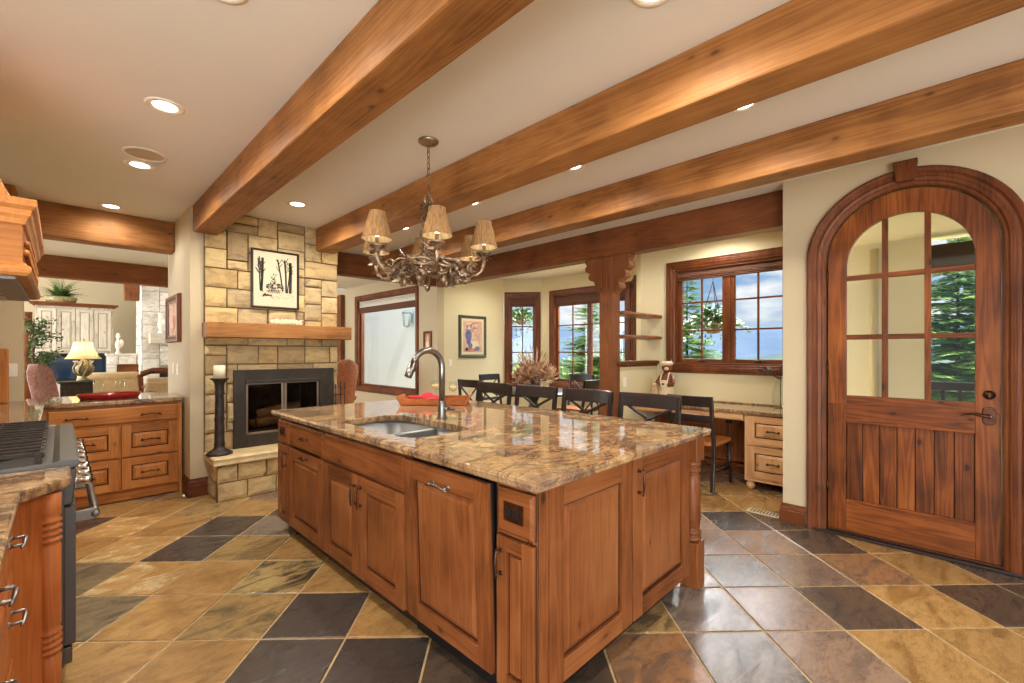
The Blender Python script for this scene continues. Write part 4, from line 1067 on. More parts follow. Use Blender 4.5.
# turned post carrying the overhang
def turned_post(c, label, s=.053):
    t = thing('turned_post', label, 'post', (c[0], c[1], 0))
    g = G(); g.box(c[0] - s, c[1] - s, 0, c[0] + s, c[1] + s, .262, 'cab.z', .5); g.build('plinth', t, .005)
    g = G(); g.box(c[0] - s, c[1] - s, .735, c[0] + s, c[1] + s, ZB - .001, 'cab.z', .4); g.build('block', t, .005)
    q = s / .048
    P = [(.030, .262), (.045, .268), (.047, .28), (.040, .292), (.034, .298), (.044, .306), (.046, .316), (.040, .326), (.033, .332), (.041, .345), (.0435, .40), (.044, .50), (.042, .60), (.040, .645), (.034, .655), (.030, .66), (.043, .668), (.045, .68), (.040, .69), (.033, .695), (.044, .703), (.047, .715), (.043, .728), (.038, .736)]
    g = G(); g.lathe([(r * q, z) for r, z in P], (c[0], c[1], 0), 'cab.z', 22); g.build('turned_shaft', t)
turned_post((2.622, 1.088), 'turned wooden post carrying the island corner toward the arched door')
turned_post((2.612, 3.62), 'turned wooden post under the far corner of the island overhang')

# tray, cloth and glasses on the island
tr = thing('wooden_tray', 'wooden serving tray behind the faucet on the island worktop', 'tray', (2.30, 3.20, ZT))
ft_ = (Matrix.Translation((2.30, 3.20, ZT)) @ Matrix.Rotation(math.radians(-45), 4, 'Z'), {'u': 'x', 'v': 'y', 'n': 'z'})
g = G(ft_)
g.box(-.26, -.15, .002, .26, .15, .012, 'cabo.x'); g.build('base', tr, .002)
for nm, q in (('long_side', -.15), ('long_side', .138)):
    g = G(ft_); g.box(-.27, q, .002, .27, q + .014, .058, 'cabo.x'); g.build(nm, tr, .003)
for q in (-1, 1):
    g = G(ft_); vs = []
    g.add([(q * .262, -.15, .002), (q * .262, .152, .002), (q * .30, .152, .075), (q * .30, -.15, .075), (q * .274, -.15, .002), (q * .274, .152, .002), (q * .312, .152, .075), (q * .312, -.15, .075)], [(0, 1, 2, 3), (4, 5, 6, 7), (0, 1, 5, 4), (2, 3, 7, 6), (0, 3, 7, 4), (1, 2, 6, 5)], 'cabo.x'); g.build('end_handle', tr, .003)
g = G(ft_); n_ = 14; vs = []
for i in range(n_ + 1):
    for j in range(9):
        u = -.22 + .26 * i / n_; v = -.11 + .20 * j / 8
        vs.append((u, v, .055 + .03 * abs(noise.noise(Vector((u * 13, v * 13, 2)))) + (.03 if 5 < i < 11 and 2 < j < 7 else 0)))
g.add(vs, [(i * 9 + j, i * 9 + j + 1, i * 9 + j + 10, i * 9 + j + 9) for i in range(n_) for j in range(8)], 'redcloth', True)
o = g.build('red_napkin', label='crumpled red cloth lying in the wooden tray', cat='cloth'); md = o.modifiers.new('thickness', 'SOLIDIFY'); md.thickness = .012; md.offset = -1
def wine_glass(c, label, group, fill='wine', s=1.0):
    t = thing('wine_glass', label, 'glass', c, group)
    g = G(); g.lathe([(r * s, z * s) for r, z in [(0, 0), (.034, 0), (.034, .003), (.006, .008), (.004, .02), (.004, .075), (.012, .085), (.030, .10), (.037, .125), (.036, .15), (.031, .178), (.0295, .178), (.0345, .15), (.0355, .125), (.029, .102), (0, .088)]], c, 'clear', 20); g.build('glass', t)
    if fill is None: return
    g = G(); g.lathe([(r * s, z * s) for r, z in [(0, .09), (.027, .103), (.033, .122), (.0335, .138), (0, .138)]], c, fill, 18); g.build('wine', t)
wine_glass((2.42, 3.37, ZT + .014), 'glass of white wine at the faucet end of the wooden tray', 'wine glasses in the tray')
wine_glass((2.53, 3.25, ZT), 'glass of white wine standing beyond the right end of the tray', 'wine glasses in the tray')

# =================================================================== STOOLS AND CHAIRS
def cross_chair(name, label, cat, seat_z, top_z, w, dep, seatm, group, style='cross'):
    """faces -x; the back is at +x"""
    t = thing(name, label, cat, (0, 0, 0), group); h = w / 2; xb = dep / 2; lean = .05
    g = G(); P = rrect(-xb, -h, xb - .02, h, .05, 4); g.prism(P, seat_z - .035, seat_z, seatm + '.x'); g.build('seat', t, .010)
    for sy in (-1, 1):
        g = G(); y = sy * (h - .03); g.tube([(-xb + .04, y, seat_z - .03), (-xb + .02, sy * (h - .015), 0)], [.021, .016], 'dark.z', 8); g.build('leg', t)
        g = G(); y = sy * (h - .018)
        pts = [(xb + .02, y, 0), (xb - .015, y, seat_z * .6), (xb - .02, y, seat_z), (xb + lean * .5, y, (seat_z + top_z) / 2), (xb + lean, y, top_z - .01)]
        vs = []
        for p in pts: vs += [(p[0] - .016, p[1] - .018, p[2]), (p[0] + .016, p[1] - .018, p[2]), (p[0] + .016, p[1] + .018, p[2]), (p[0] - .016, p[1] + .018, p[2])]
        fs = [(3, 2, 1, 0), (16, 17, 18, 19)]
        for i in range(4): fs += [(i * 4 + a, i * 4 + (a + 1) % 4, i * 4 + 4 + (a + 1) % 4, i * 4 + 4 + a) for a in range(4)]
        g.add(vs, fs, 'dark.z'); g.build('leg', t, .005)
    def rail(z0, z1, name='rail', bow=.03):
        g = G(); n = 8; vs = []
        f0 = lambda z: xb - .02 + (lean + .02) * max(0, (z - seat_z)) / (top_z - seat_z)
        for i in range(n + 1):
            y = -h + 2 * h * i / n; b = bow * (1 - (2 * i / n - 1) ** 2)
            for dx, z in ((-.012, z0), (.012, z0), (.012, z1), (-.012, z1)): vs.append((f0(z) + dx + b, y, z))
        fs = [(0, 1, 2, 3), tuple(range(n * 4, n * 4 + 4))[::-1]]
        for i in range(n): fs += [(i * 4 + a, i * 4 + (a + 1) % 4, i * 4 + 4 + (a + 1) % 4, i * 4 + 4 + a) for a in range(4)]
        g.add(vs, fs, 'dark.y'); g.build(name, t, .005)
    rail(top_z - .105, top_z, 'top_rail')
    zl = seat_z + .09
    if style == 'cross':
        rail(zl, zl + .045, 'lower_rail', .02)
        for s in (-1, 1):
            g = G(); za, zb = zl + .03, top_z - .09
            xa = xb - .02 + (lean + .02) * (za - seat_z) / (top_z - seat_z); xc = xb - .02 + (lean + .02) * (zb - seat_z) / (top_z - seat_z)
            n = 8; L = []
            for i in range(n + 1):
                q = i / n; L.append((xa + (xc - xa) * q + .022 + .002 * s, s * (h - .05) * (2 * q - 1) , za + (zb - za) * q))
            g.tube(L, .012, 'dark.y', 6); g.build('cross_slat', t)
    else:
        m = (top_z + seat_z) / 2; rail(m - .03, m + .045, 'slat'); rail(zl, zl + .05, 'lower_rail', .02)
    for z, q in ((seat_z * .35, 'x'), (seat_z * .45, 'x')):
        for sy in ((-1,) if z < seat_z * .4 else (1,)):
            for s2 in (-1, 1):
                g = G(); g.tube([(-xb + .028, s2 * (h - .022), z), (xb - .004, s2 * (h - .022), z)], .011, 'dark.x', 7); g.build('stretcher', t)
        if z > seat_z * .4: break
    g = G(); g.tube([(-xb + .026, -h + .02, seat_z * .3), (-xb + .026, h - .02, seat_z * .3)], .012, 'dark.y', 7); g.build('foot_rail', t)
    return t
st = cross_chair('counter_stool', 'dark cross-back counter stool nearest the turned post and arched door', 'stool', .64, 1.055, .50, .40, 'dark', 'counter stools along the island')
st.location = (2.86, 1.615, 0)
for y, lb in ((2.175, 'dark cross-back counter stool, second from the turned post by the door'), (2.745, 'dark cross-back counter stool, third from the turned post by the door'), (3.315, 'dark cross-back counter stool nearest the fireplace end of the island')):
    dup(st, (2.86, y, 0), 0, lb)
dk = cross_chair('desk_chair', 'dark ladder-back chair with tan wooden seat pulled up to the desk', 'chair', .47, .935, .46, .50, 'seat', None, 'ladder'); dk.location = (4.73, 1.865, 0); dk.rotation_euler = (0, 0, PI)
dc = cross_chair('dining_chair', 'dark cross-back dining chair with its back toward the island', 'chair', .46, .99, .47, .44, 'seat', 'dining chairs in the nook'); dc.location = (4.22, 4.72, 0); dc.rotation_euler = (0, 0, PI)
dup(dc, (5.22, 5.42, 0), -PI / 2 + PI + .1, 'dark dining chair on the window side beside the picture wall').rotation_euler = (0, 0, PI / 2)
dup(dc, (5.95, 4.42, 0), .15, 'dark dining chair under the wide bay window')
dup(dc, (5.15, 3.75, 0), -PI / 2, 'dark dining chair between the nook table and the divider wall')
# dining table
t = thing('dining_table', 'round dark dining table in the bay window nook', 'table', (5.15, 4.6, 0)); g = G()
g.lathe([(0, .725), (.60, .725), (.64, .735), (.65, .75), (.64, .762), (0, .762)], (5.15, 4.6, 0), 'dark.x', 40); g.build('tabletop', t)
g = G(); g.lathe([(.09, .06), (.11, .12), (.07, .20), (.06, .30), (.10, .42), (.085, .52), (.06, .60), (.12, .725)], (5.15, 4.6, 0), 'dark.z', 20); g.build('pedestal', t)
for k in range(4):
    a = PI / 4 + k * PI / 2; g = G(); g.tube([(5.15 + r * math.cos(a), 4.6 + r * math.sin(a), z) for r, z in ((.05, .14), (.2, .12), (.36, .06), (.42, .03))], [.045, .04, .034, .03], 'dark.z', 8); g.build('foot', t)
# dried flower arrangement
t = thing('flower_arrangement', 'dried flower arrangement in a dark vase on the nook table', 'flowers', (5.2, 4.62, .762)); c = (5.2, 4.62, .762)
g = G(); g.lathe([(0, 0), (.06, 0), (.085, .04), (.09, .09), (.07, .14), (.05, .16), (.055, .18), (0, .175)], c, 'vase', 18); g.build('vase', t)
rd = random.Random(12); g = G()
for k in range(620):
    a, el = rd.uniform(0, 2 * PI), rd.uniform(-.15, 1.2); rr = rd.uniform(.16, .33)
    p = Vector((c[0] + rr * math.cos(a) * math.cos(el), c[1] + rr * math.sin(a) * math.cos(el), c[2] + .17 + rr * .85 * math.sin(el)))
    d = (p - Vector((c[0], c[1], c[2] + .1))); g.leaf(p, d + Vector((rd.uniform(-.2, .2), rd.uniform(-.2, .2), rd.uniform(-.1, .2))), rd.uniform(.05, .11), rd.uniform(.018, .038), 'dried')
for k in range(26): a, el = rd.uniform(0, 2 * PI), rd.uniform(.2, 1.2); rr = rd.uniform(.2, .30); g.ball((c[0] + rr * math.cos(a) * math.cos(el), c[1] + rr * math.sin(a) * math.cos(el), c[2] + .17 + rr * .8 * math.sin(el)), .026, .026, .022, 'dried', 8, 6, .4, k)
g.build('blooms', t, kind='stuff')
g = G()
for k in range(34):
    a, el = rd.uniform(0, 2 * PI), rd.uniform(.55, 1.45); L = rd.uniform(.38, .60); d = Vector((math.cos(a) * math.cos(el), math.sin(a) * math.cos(el), math.sin(el)))
    p0 = Vector((c[0], c[1], c[2] + .14)); p1 = p0 + d * L; g.tube([p0, p0 + d * L * .5, p1], .003, 'dried', 5); g.leaf(p1 - d * .10, d, .15, .014, 'dried')
g.build('stems', t)

# =================================================================== DESK ALCOVE
g = G(); g.box(4.795, .975, .752, XD - .002, 2.695, .785, 'granite'); g.box(XD - .022, .975, .785, XD - .002, 2.695, .80, 'granite'); g.build('desk_countertop', label='granite top of the built-in desk under the window', cat='countertop', bevel=.006, seg=3)
DF = 4.84; fk = frame((DF, 1.475, 0), (-1, 0))       # u = 1.475 - Y
t = thing('desk_drawer_cabinet', 'light wooden two-drawer desk cabinet on bun feet', 'cabinet', (DF, 1.22, 0))
g = G(); g.box(DF, .975, .085, XD - .01, 1.475, .751, 'desk.z'); g.build('carcass', t)
for v0, v1, nm in ((.455, .735, ''), (.125, .435, '')):
    g = G(fk); g.rpanel(.03, v0, .485, v1, 'desk', st=.065); d = g.build('drawer', t, .0015); g = G(fk); g.pull(.26, (v0 + v1) / 2, .12, False, .017); g.build('handle', d)
for x, y in ((DF + .04, 1.43), (DF + .04, 1.02), (XD - .08, 1.43)):
    g = G(); g.lathe([(.022, 0), (.038, .012), (.043, .035), (.036, .058), (.026, .066), (.034, .075), (.034, .085)], (x, y, 0), 'desk.z', 18); g.build('bun_foot', t)
t = thing('desk_apron_drawer', 'long shallow wooden pencil drawer beneath the desk top', 'drawer', (DF, 2.05, .68))
g = G(); g.box(DF + .002, 1.48, .675, XD - .02, 2.695, .751, 'desk.y'); g.build('box', t); g = G(fk); g.slabfront(-1.21, .682, -.012, .748, 'desk'); g.build('front', t)
g = G(); g.box(XD - .05, 1.48, .14, XD - .02, 2.69, .674, 'cab.z'); g.build('desk_back_panel', label='reddish wooden back panel in the desk knee space', cat='panel')
g = G(frame((XD - .05, 1.78, 0), (-1, 0))); g.box(-.05, .56, 0, .02, .65, .012, 'black'); g.tube([(-.02, .57, .02), (-.01, .42, .04), (-.05, .28, .03), (-.03, .15, .03)], .004, 'black', 6); g.build('power_outlet', label='black outlet with hanging cord in the desk knee space', cat='outlet')
# animal cook figurine
t = thing('animal_figurine', 'standing animal figurine in cap and pale apron on the desk', 'figurine', (5.13, 2.43, .785)); c = (5.13, 2.43, .785)
g = G(); g.lathe([(0, 0), (.085, 0), (.09, .02), (.07, .06), (.075, .16), (.085, .22), (.07, .29), (.045, .33), (.04, .345), (0, .345)], c, 'doll', 18)
g.ball((c[0], c[1], c[2] + .395), .062, .060, .060, 'doll', 14, 10); g.ball((c[0] - .055, c[1] - .02, c[2] + .385), .028, .026, .022, 'dollskin', 10, 8)
for s in (-1, 1): g.tube([(c[0] - .01, c[1] + s * .07, c[2] + .29), (c[0] - .05, c[1] + s * .10, c[2] + .22), (c[0] - .085, c[1] + s * .04, c[2] + .19)], [.024, .022, .018], 'doll', 9)
g.build('body', t)
g = G(); g.lathe([(.088, .0), (.097, .01), (.088, .12), (.081, .17)], (c[0] - .008, c[1], c[2]), 'cream', 22, cap=False)
for s in (-1, 1): g.tube([(c[0] - .085, c[1] + s * .035, c[2] + .17), (c[0] - .082, c[1] + s * .045, c[2] + .25), (c[0] - .05, c[1] + s * .045, c[2] + .32), (c[0], c[1] + s * .03, c[2] + .34)], .008, 'cream', 6)
g.box(c[0] - .096, c[1] - .04, c[2] + .15, c[0] - .082, c[1] + .04, c[2] + .25, 'cream'); g.box(c[0] - .100, c[1] - .012, c[2] + .19, c[0] - .094, c[1] + .02, c[2] + .215, 'teal'); g.build('apron', t, .003)
g = G(); g.ball((c[0], c[1], c[2] + .445), .075, .075, .030, 'cream', 14, 8, .25, 3)
for s in (-1, 1): g.add([(c[0], c[1] + s * .025, c[2] + .45), (c[0], c[1] + s * .065, c[2] + .44), (c[0] - .01, c[1] + s * .062, c[2] + .50), (c[0] + .02, c[1] + s * .045, c[2] + .445)], [(0, 1, 2), (0, 2, 3), (1, 3, 2), (0, 3, 1)], 'cream')
g.build('cap', t)
t = thing('animal_figurine', 'small pale animal figurine standing beside the aproned figurine', 'figurine', (5.08, 2.56, .785)); c = (5.08, 2.56, .785)
g = G(); g.lathe([(0, 0), (.04, 0), (.035, .03), (.04, .10), (.03, .15), (.015, .17), (0, .17)], c, 'dollskin', 14); g.ball((c[0], c[1], c[2] + .19), .03, .03, .03, 'dollskin', 10, 8)
for s in (-1, 1): g.ball((c[0], c[1] + s * .018, c[2] + .23), .008, .008, .022, 'dollskin', 8, 6)
g.build('body', t)
# glass vase at the wall end
t = thing('glass_vase', 'tall grey glass vase with dark twigs at the south end of the desk', 'vase', (5.22, 1.25, .785)); c = (5.22, 1.25, .785)
g = G(); g.lathe([(0, 0), (.05, 0), (.075, .06), (.08, .14), (.055, .24), (.035, .30), (.045, .33), (.041, .33), (.03, .30), (.05, .24), (.074, .14), (.07, .06), (0, .008)], c, 'clear', 20); g.build('glass', t)
g = G(); rd = random.Random(3)
for k in range(7):
    a = rd.uniform(0, 6.3); r = rd.uniform(.08, .2); g.tube([(c[0], c[1], c[2] + .01), (c[0] + .01, c[1], c[2] + .3), (c[0] + r * .5 * math.cos(a), c[1] + r * math.sin(a), c[2] + rd.uniform(.38, .46))], .004, 'iron', 5)
    for q in range(3): g.leaf((c[0] + r * .4 * math.cos(a), c[1] + r * .8 * math.sin(a), c[2] + .34 + .03 * q), (math.cos(a), math.sin(a), .6), .07, .014, 'iron')
g.build('twigs', t)
# shelves between post and desk wall
for z, lb in ((1.80, 'upper wooden open shelf between the carved post and the desk wall'), (1.53, 'lower wooden open shelf between the carved post and the desk wall')):
    g = G(); g.box(4.475, 2.62, z, XD, 2.86, z + .038, 'cab.x'); g.build('open_shelf', bevel=.010, label=lb, cat='shelf')
def plate(fr, u, v, label, cat, toggles=1, m='white_p', w=None):
    t = thing(cat.replace(' ', '_') if cat != 'switch' else 'light_switch', label, cat, fr[0] @ Vector((u, v, 0))); w = w or .036 + .023 * (toggles - 1)
    g = G(fr); g.box(u - w, v - .058, 0, u + w, v + .058, .006, m); g.build('cover_plate', t, .003)
    for k in range(toggles):
        x = u + (k - (toggles - 1) / 2) * .046; g = G(fr); g.box(x - .016, v - .033, .005, x + .016, v + .033, .010, m); g.build('rocker', t, .002)
frh = frame((4.47, 2.70, 0), (0, -1)); plate(frh, .14, 1.02, 'white outlet plate on the divider wall below the open shelves', 'outlet')
frn = frame((XW, YB, 0), (0, -1)); plate(frn, .27, 1.19, 'white switch plate on the nook wall below the still life', 'switch')
frc = frame((.86, 6.32, 0), (-1, 0)); plate(frc, .36, 1.19, 'white switch plate on the pier, farther from the fireplace', 'switch'); plate(frc, .60, 1.19, 'white switch plate on the pier, closer to the fireplace', 'switch')
plate(frame((-1, 5.9, 0), (0, -1)), .70, 1.21, 'white switch plate on the pier left of the pass-through', 'switch')
# pictures
pic = picture('framed_still_life', frn, .445, 1.27, 1.075, 2.015, .055, 'frameg', .035, .05, 'green framed still life of a blue jug on the nook wall', paper='cream')
g = G(frn); g.box(.445 + .10, 1.27 + .10, .013, 1.075 - .10, 2.015 - .10, .016, 'art')
def blob(g, cx_, cy_, rx, ry, m, n, k=16, sd=0): g.add([(cx_ + rx * math.cos(2 * PI * i / k) * (1 + .15 * noise.noise(Vector((i, sd, 1)))), cy_ + ry * math.sin(2 * PI * i / k) * (1 + .15 * noise.noise(Vector((i * .7, sd, 3)))), n) for i in range(k)], [tuple(range(k))], m)
blob(g, .66, 1.66, .075, .10, 'artb', .0168); blob(g, .66, 1.75, .05, .02, 'artb', .0170); blob(g, .66, 1.55, .05, .05, 'artb', .0169); blob(g, .70, 1.48, .05, .05, 'artb', .0172); blob(g, .80, 1.50, .10, .07, 'cream', .0166); blob(g, .86, 1.43, .06, .04, 'artb', .0171)
blob(g, .72, 1.41, .16, .035, 'artr', .0165); [blob(g, .62 + .035 * (q % 7) + .012 * (q % 3), 1.76 + .028 * (q % 5), .022, .018, ('artr', 'cream', 'artr', 'artb')[q % 4], .0174 + .00004 * q, 8, q) for q in range(14)]; blob(g, .62, 1.42, .03, .03, 'ink', .0173)
g.build('painting', pic)
pw = picture('small_framed_portrait', fr_w1, 10.6 - 6.42, 1.365, 10.6 - 6.195, 1.725, .045, 'trim.v', .03, .0, 'small dark framed portrait beside the big window in the den', paper='portrait')
g = G(fr_w1); u = 10.6 - 6.31; blob(g, u, 1.50, .045, .07, 'cream', .0128); blob(g, u, 1.60, .026, .034, 'dollskin', .0130); g.build('painting', pw)
pf = picture('framed_painting', frc, .10, 1.47, .80, 1.965, .075, 'trim.v', .042, 0, 'deep wooden framed picture on the pier beside the pass-through', paper='portrait')
g = G(frc); blob(g, .35, 1.72, .15, .10, 'art', .0172); blob(g, .50, 1.68, .09, .08, 'artr', .0174); g.build('painting', pf)
# floor register and door stop
g = G(); x, y = 4.20, 1.13; g.box(x - .055, y - .125, .0005, x + .055, y + .125, .006, 'vent')
for k in range(9): g.box(x - .040, y - .105 + .024 * k, .005, x + .040, y - .097 + .024 * k, .008, 'black')
g.build('floor_register', label='small pale metal floor register beside the door wall corner', cat='vent', origin=(x, y, 0))
g = G(); g.tube([(.83, 5.09, .045), (.80, 5.03, .045)], .006, 'nickel', 8); g.tube([(.80, 5.03, .045), (.795, 5.018, .045)], .012, 'white_p', 8); g.build('door_stop', label='small metal door stop on the baseboard beside the hearth', cat='door stop')

# =================================================================== CHANDELIER
CX, CY = 1.69, 2.43
ch = thing('chandelier', 'weathered iron vine chandelier with six pleated tan shades over the island', 'chandelier', (CX, CY, 1.8))
g = G(); g.lathe([(0, CEIL - .03), (.02, CEIL - .032), (.055, CEIL - .018), (.066, CEIL - .008), (.066, CEIL), (0, CEIL)], (CX, CY, 0), 'pewter', 24); g.build('canopy', ch)
g = G(); z = CEIL - .03; k = 0
while z > 2.37:
    ln = .046; pts = []
    for i in range(12):
        a = 2 * PI * i / 12; o = .009 * math.cos(a); w = ln / 2 * math.sin(a)
        pts.append((CX + (o if k % 2 else 0), CY + (0 if k % 2 else o), z - ln / 2 + w))
    g.tube(pts, .0028, 'ironbr', 6, closed=True); z -= ln * .80; k += 1
g.build('chain', ch)
g = G()
for s in range(3):
    pts = []
    for i in range(40):
        q = i / 39; a = q * 9 + s * 2.1; r = .016 + .034 * math.sin(PI * q) ** 2; pts.append((CX + r * math.cos(a), CY + r * math.sin(a), 2.36 - .46 * q))
    g.tube(pts, [.008 + .004 * math.sin(3 * i) ** 2 for i in range(40)], 'ironbr', 7)
g.tube([(CX, CY, 2.37), (CX, CY, 1.86)], .009, 'ironbr', 8)
g.tube([(CX + .03 * math.cos(a / 10 * PI), CY, 2.36 + .035 * math.sin(a / 10 * PI)) for a in range(0, 21)], .007, 'ironbr', 6)
rd = random.Random(8)
for k in range(46):
    q = rd.random(); a = rd.uniform(0, 6.3); p = (CX + .03 * math.cos(a), CY + .03 * math.sin(a), 2.36 - .48 * q); g.leaf(p, (math.cos(a), math.sin(a), rd.uniform(-.8, .4)), rd.uniform(.03, .06), .014, 'ironbr')
g.build('twisted_stem', ch)
g = G()
for k in range(4):
    pts = []; r0 = (.20, .215, .19, .205)[k]
    for i in range(48):
        a = 2 * PI * i / 48; pts.append((CX + (r0 + .018 * math.sin(5 * a + k)) * math.cos(a), CY + (r0 + .018 * math.sin(5 * a + k)) * math.sin(a), 1.925 + .026 * math.sin(4 * a + 1.6 * k)))
    g.tube(pts, .011, 'ironbr', 7, closed=True)
for k in range(6):
    a = k * PI / 3 + .3; g.tube([(CX, CY, 1.88), (CX + .10 * math.cos(a), CY + .10 * math.sin(a), 1.885), (CX + .2 * math.cos(a), CY + .2 * math.sin(a), 1.925)], .009, 'ironbr', 7)
for k in range(120):
    a = rd.uniform(0, 6.3); r = rd.uniform(.15, .27); z = rd.uniform(1.86, 1.97); g.leaf((CX + r * math.cos(a), CY + r * math.sin(a), z), (rd.gauss(0, 1), rd.gauss(0, 1), rd.uniform(-.9, .6)), rd.uniform(.045, .085), rd.uniform(.014, .024), 'ironbr', fold=.7)
for k in range(20):
    a0 = 2 * PI * k / 20 + rd.uniform(-.1, .1); r = rd.uniform(.17, .26); R = rd.uniform(.022, .042); pts = []
    for i in range(16):
        q = i / 15; t_ = q * 5.6; rr = R * (1 - .55 * q); d = math.cos(t_) * rr; pts.append((CX + (r + d) * math.cos(a0), CY + (r + d) * math.sin(a0), 1.868 - .01 * (k % 3) + math.sin(t_) * rr))
    g.tube(pts, [.011 * (1 - .5 * i / 15) for i in range(16)], 'ironbr', 6)
for k in range(7):
    a = 2 * PI * k / 7 + .1; r = rd.uniform(.13, .23); x, y = CX + r * math.cos(a), CY + r * math.sin(a)
    g.lathe([(0, 0), (.016, -.004), (.022, -.025), (.017, -.045), (.006, -.06), (0, -.062)], (x, y, 1.87 - .02 * (k % 2)), 'ironbr', 10)
g.build('vine_ring', ch)
cdir = math.atan2(-CY, -CX)          # toward the camera
for k in range(6):
    a = cdir + .13 + k * PI / 3; R = .375; ca, sa = math.cos(a), math.sin(a)
    pr_ = [(.20, 1.925), (.235, 1.895), (.28, 1.862), (.325, 1.858), (.36, 1.885), (R, 1.93), (R, 1.965)]
    g = G(); pts = [(CX + r * ca, CY + r * sa, z) for r, z in pr_]; g.tube(pts, [.013, .012, .011, .011, .011, .012, .013], 'ironbr', 8)
    sc = [(CX + (.285 + .032 * (1 - i / 20) * math.cos(i * .42)) * ca, CY + (.285 + .032 * (1 - i / 20) * math.cos(i * .42)) * sa, 1.905 + .032 * (1 - i / 20) * math.sin(i * .42)) for i in range(15)]
    g.tube(sc, .007, 'ironbr', 6)
    px, py = CX + R * ca, CY + R * sa
    g.lathe([(0, 1.955), (.014, 1.955), (.018, 1.97), (.040, 1.99), (.050, 1.998), (.046, 2.004), (.016, 2.0), (.011, 2.004), (.011, 2.05), (0, 2.05)], (px, py, 0), 'ironbr', 14)
    for q in range(5): b = a + q * 1.25; g.leaf((px + .012 * math.cos(b), py + .012 * math.sin(b), 1.975), (math.cos(b), math.sin(b), -.35), .055, .016, 'ironbr')
    arm = g.build('arm', ch)
    g = G(); g.lathe([(.0105, 2.05), (.0105, 2.075), (.019, 2.095), (.021, 2.11), (.012, 2.14), (0, 2.155)], (px, py, 0), 'bulb', 12); g.build('bulb', arm)
    g = G(); n = 48; vs = []
    for i in range(n):
        b = 2 * PI * i / n; w = 1 + .022 * (1 if i % 2 else -1)
        for r, z in ((.088, 2.034), (.083, 2.048), (.048, 2.186), (.0495, 2.198)): vs.append((px + r * w * math.cos(b), py + r * w * math.sin(b), z))
    fs = [(i * 4 + q, ((i + 1) % n) * 4 + q, ((i + 1) % n) * 4 + q + 1, i * 4 + q + 1) for i in range(n) for q in range(3)]
    g.add(vs, fs, 'shade', False); sh = g.build('lamp_shade', ch)
    g = G(); g.lathe([(.0835, 2.036), (.0795, 2.048), (.0455, 2.186)], (px, py, 0), 'shadein', 32, cap=False); g.build('lining', sh)
    L = bpy.data.lights.new('chandelier_bulb', 'POINT'); L.energy = 1.5; L.color = (1, .84, .6); L.shadow_soft_size = .02; lo = bpy.data.objects.new('chandelier_bulb', L); COL.objects.link(lo); lo.location = (px, py, 2.10)

# =================================================================== RECESSED LIGHTS
EXTRA_LTS = [(4.95, 1.85, 'added recessed light above the built-in desk, out of view'), (4.95, 3.7, 'added recessed light on the desk side of the nook table, out of view'), (5.2, 5.1, 'added recessed light on the picture side of the nook table, out of view'), (3.3, 7.4, 'added recessed light in the den behind the fireplace, out of view')]  # fixtures added out of view to brighten the nook and den
LTS = [(.425, 1.955, 'recessed ceiling light over the cooking side, closest to the camera'), (.413, 3.138, 'recessed ceiling light over the cooking side, second from the camera'), (.414, 4.26, 'recessed ceiling light next to the round ceiling speaker'), (.34, 5.66, 'recessed ceiling light just before the pass-through header'),
       (1.555, 4.34, 'recessed ceiling light in front of the stone chimney'), (1.585, .80, 'recessed ceiling light over the near corner of the island'),
       (2.66, .82, 'recessed ceiling light behind the middle beam, closest to the arched door'), (2.665, 1.99, 'recessed ceiling light behind the middle beam, second from the door side'), (2.66, 3.14, 'recessed ceiling light behind the middle beam, beside the chandelier'), (2.665, 4.32, 'recessed ceiling light behind the middle beam, at the fireplace end')]
def lamp(x, y, w):
    L = bpy.data.lights.new('downlight_lamp', 'SPOT'); L.energy = w; L.color = DOWN_COLOR; L.spot_size = math.radians(168); L.spot_blend = .6; L.shadow_soft_size = .05
    o = bpy.data.objects.new('downlight_lamp', L); COL.objects.link(o); o.location = (x, y, CEIL - .03)
proto = None
for x, y, lb in LTS + EXTRA_LTS:
    if proto is None:
        proto = thing('recessed_light', lb, 'ceiling light', (x, y, CEIL), 'recessed ceiling lights')
        g = G(); g.lathe([(.056, -.0005), (.058, -.004), (.080, -.007), (.088, -.005), (.091, -.0005)], (x, y, CEIL), 'white_p', 32, cap=False); g.build('trim_ring', proto)
        g = G(); g.lathe([(0, -.002), (.057, -.002)], (x, y, CEIL), 'lens', 32, cap=False); g.build('lens', proto)
    else: dup(proto, (x, y, CEIL), 0, lb)
    lamp(x, y, DOWNLIGHT_W * (.3 if y > 5.4 else 1))
sp = thing('ceiling_speaker', 'round flush ceiling speaker between two recessed lights', 'speaker', (.416, 4.0, CEIL)); g = G(); g.lathe([(0, -.004), (.105, -.004)], (.416, 4.0, CEIL), 'speaker', 36, cap=False); g.build('grille', sp); g = G(); g.lathe([(.105, -.002), (.106, -.008), (.118, -.008), (.124, -.001)], (.416, 4.0, CEIL), 'white_p', 36, cap=False); g.build('rim', sp)

